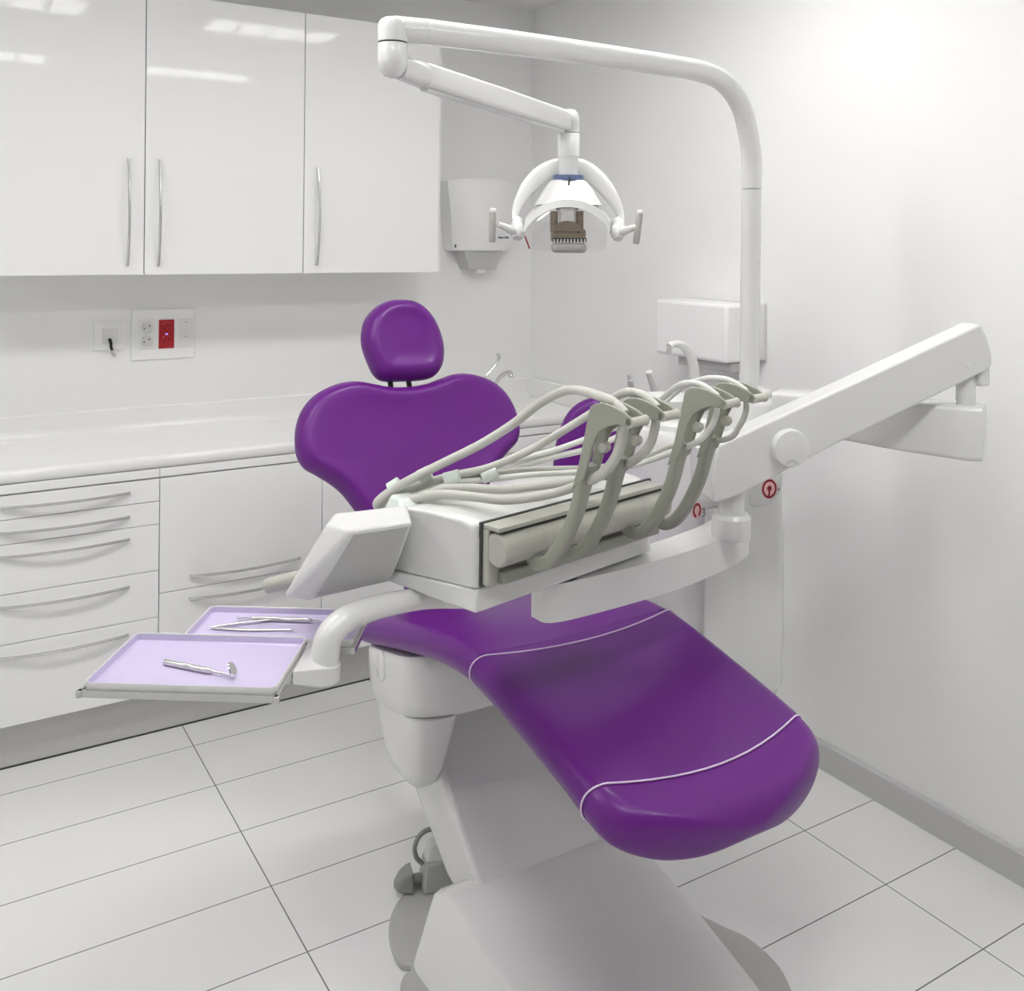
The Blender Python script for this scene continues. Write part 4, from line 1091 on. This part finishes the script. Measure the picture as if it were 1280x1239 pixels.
# mouth mirror
p0, p1 = at(205, 828, Z=ZI+.004), at(296, 846, Z=ZI+.004)
ax = (p1-p0); ax.z = 0; Lm = ax.length; ax.normalize(); p0.z = ZI+.0047
t = thing('mouth_mirror', 'steel mouth mirror with thick knurled handle on the near tray', 'mouth mirror', (p0.x, p0.y, ZI))
prof = [(.0030, 0), (.0042, .001), (.0044, .03), (.0044, .045), (.0037, .046), (.0037, .049), (.0046, .05), (.0046, .064), (.0036, .065), (.0036, .068), (.0044, .069), (.0042, .082), (.003, .085), (.0018, .088), (.0016, Lm-.012)]
prof = [(r, min(h, Lm-.012)) for r, h in prof]
obj('handle', lt(prof, p0, ax, n=18), M['chrome'], t)
e = p0+ax*(Lm-.008)
mh = obj('mirror_head', lt([(.002, -.0012), (.0095, -.001), (.0105, 0), (.0095, .0012), (.002, .0012)], e+V(0, 0, .0095), (ax+V(.1, .25, .55)).normalized(), n=28), M['mirror'], t)
obj('neck', tb([p0+ax*(Lm-.0125), e+V(0, 0, .008)], .0014, n=8), M['chrome'], t)
# probe
ZI = FT[4]+.0028
p0, p1 = at(314, 773, Z=ZI+.004), at(391, 776, Z=ZI+.004); p0.z = p1.z = ZI+.0043
ax = (p1-p0); Lm = ax.length; ax.normalize(); sd_ = V(-ax.y, ax.x, 0)
t = thing('dental_probe', 'slim double-ended steel probe at the back of the far tray', 'dental probe', (p0.x, p0.y, ZI))
obj('handle', lt([(.0022, 0), (.0038, .006), (.004, .012), (.004, Lm*.45), (.003, Lm*.47), (.003, Lm*.53), (.004, Lm*.55), (.004, Lm-.012), (.0036, Lm-.005), (.002, Lm)], p0, ax, n=16), M['chrome'], t)
obj('tip', tb([p0+ax*.001, p0-ax*.012, p0-ax*.022+V(0, 0, -.001), p0-ax*.026+sd_*.004], [.0018, .0013, .001, .0006], n=8), M['chrome'], t)
obj('tip', tb([p1-ax*.001, p1+ax*.01, p1+ax*.018-sd_*.003], [.0018, .0012, .0006], n=8), M['chrome'], t)
# tweezers
q0, q1, q2 = at(264, 787, Z=ZI), at(368, 789, Z=ZI), at(345, 777, Z=ZI)
t = thing('tweezers', 'open steel college tweezers lying across the far tray', 'tweezers', (q0.x, q0.y, ZI))
def blade(a, c, bend, zz):
    a, c = a.copy(), c.copy(); a.z = c.z = ZI+zz
    d_ = (c-a).normalized(); s_ = V(-d_.y, d_.x, 0); L2 = (c-a).length
    return [a, a+d_*L2*.2+s_*bend*.6, a+d_*L2*.5+s_*bend, a+d_*L2*.85+s_*bend*.3, a+d_*L2*.96, c-s_*.006]
obj('blade', tb(blade(q0, q1, -.004, .0025), [.0022, .0032, .0034, .0022, .0016, .0008], n=10, smooth=4, flat=.6), M['chrome'], t)
obj('blade', tb(blade(q0, q2, .003, .0042), [.0022, .0030, .0032, .0022, .0016, .0008], n=10, smooth=4, flat=.6), M['chrome'], t)

# ================================================================== LIGHTS
LAMPM = emit_mat('lamp panel', (255, 254, 253), 23.5)
def ceiling_light(cx, cy, wx, wy, strength, label):
    t = thing('ceiling_light', label, 'ceiling light', (cx, cy, ZC), 'recessed ceiling lights')
    b = BM()
    for (a, c) in (((cx-wx/2-.03, cy-wy/2-.03), (cx+wx/2+.03, cy-wy/2)), ((cx-wx/2-.03, cy+wy/2), (cx+wx/2+.03, cy+wy/2+.03)), ((cx-wx/2-.03, cy-wy/2), (cx-wx/2, cy+wy/2)), ((cx+wx/2, cy-wy/2), (cx+wx/2+.03, cy+wy/2))):
        box(b, (a[0], a[1], ZC-.012), (c[0], c[1], ZC-.001))
    obj('frame', b, M['white2'], t)
    n = 4
    for k in range(n):
        x0 = cx-wx/2+wx*(k+.12)/n; x1 = cx-wx/2+wx*(k+.88)/n
        obj('tube_panel', bx((x0, cy-wy/2+.02, ZC-.008), (x1, cy+wy/2-.02, ZC-.003)), LAMPM, t)
E_ = 22.
for cx, cy, lab in ((1.43, 1.82, 'recessed four-tube ceiling light above the chair'), (.33, 1.82, 'recessed four-tube ceiling light in front of the wall cabinets'),
                    (-.80, 1.82, 'added unseen four-tube ceiling light at the left end of the cabinets'), (1.43, .42, 'recessed four-tube ceiling light near the right wall'),  # the leftmost lamp is unseen, added for more even light
                    (.33, .42, 'added unseen four-tube ceiling light over the foot end of the room')):  # unseen lamp put in to spread the light
    ceiling_light(cx, cy, .6, .3, E_, lab)

wd = bpy.data.worlds.new('room air'); SC.world = wd; wd.use_nodes = True
wd.node_tree.nodes['Background'].inputs[0].default_value = (1, 1, 1, 1); wd.node_tree.nodes['Background'].inputs[1].default_value = .0

# ================================================================== CAMERA
cd = bpy.data.cameras.new('camera'); co = bpy.data.objects.new('camera', cd); COL.objects.link(co)
cd.sensor_fit = 'HORIZONTAL'; cd.sensor_width = 36; cd.lens = 36*FPX/1280
cd.shift_x = 0; cd.shift_y = (CY-619.5)/1280
cd.clip_start = .02
mw = Matrix((( R3.x, U3.x, -FW.x, CAMP.x), (R3.y, U3.y, -FW.y, CAMP.y), (R3.z, U3.z, -FW.z, CAMP.z), (0, 0, 0, 1)))
co.matrix_world = mw
SC.camera = co
vs_ = SC.view_settings
vs_.view_transform = 'Standard'; vs_.look = 'None'; vs_.gamma = 1; vs_.use_curve_mapping = False
vs_.exposure = 0.
SC.cycles.use_denoising = True
SC.cycles.max_bounces = 12; SC.cycles.diffuse_bounces = 8; SC.cycles.transparent_max_bounces = 12
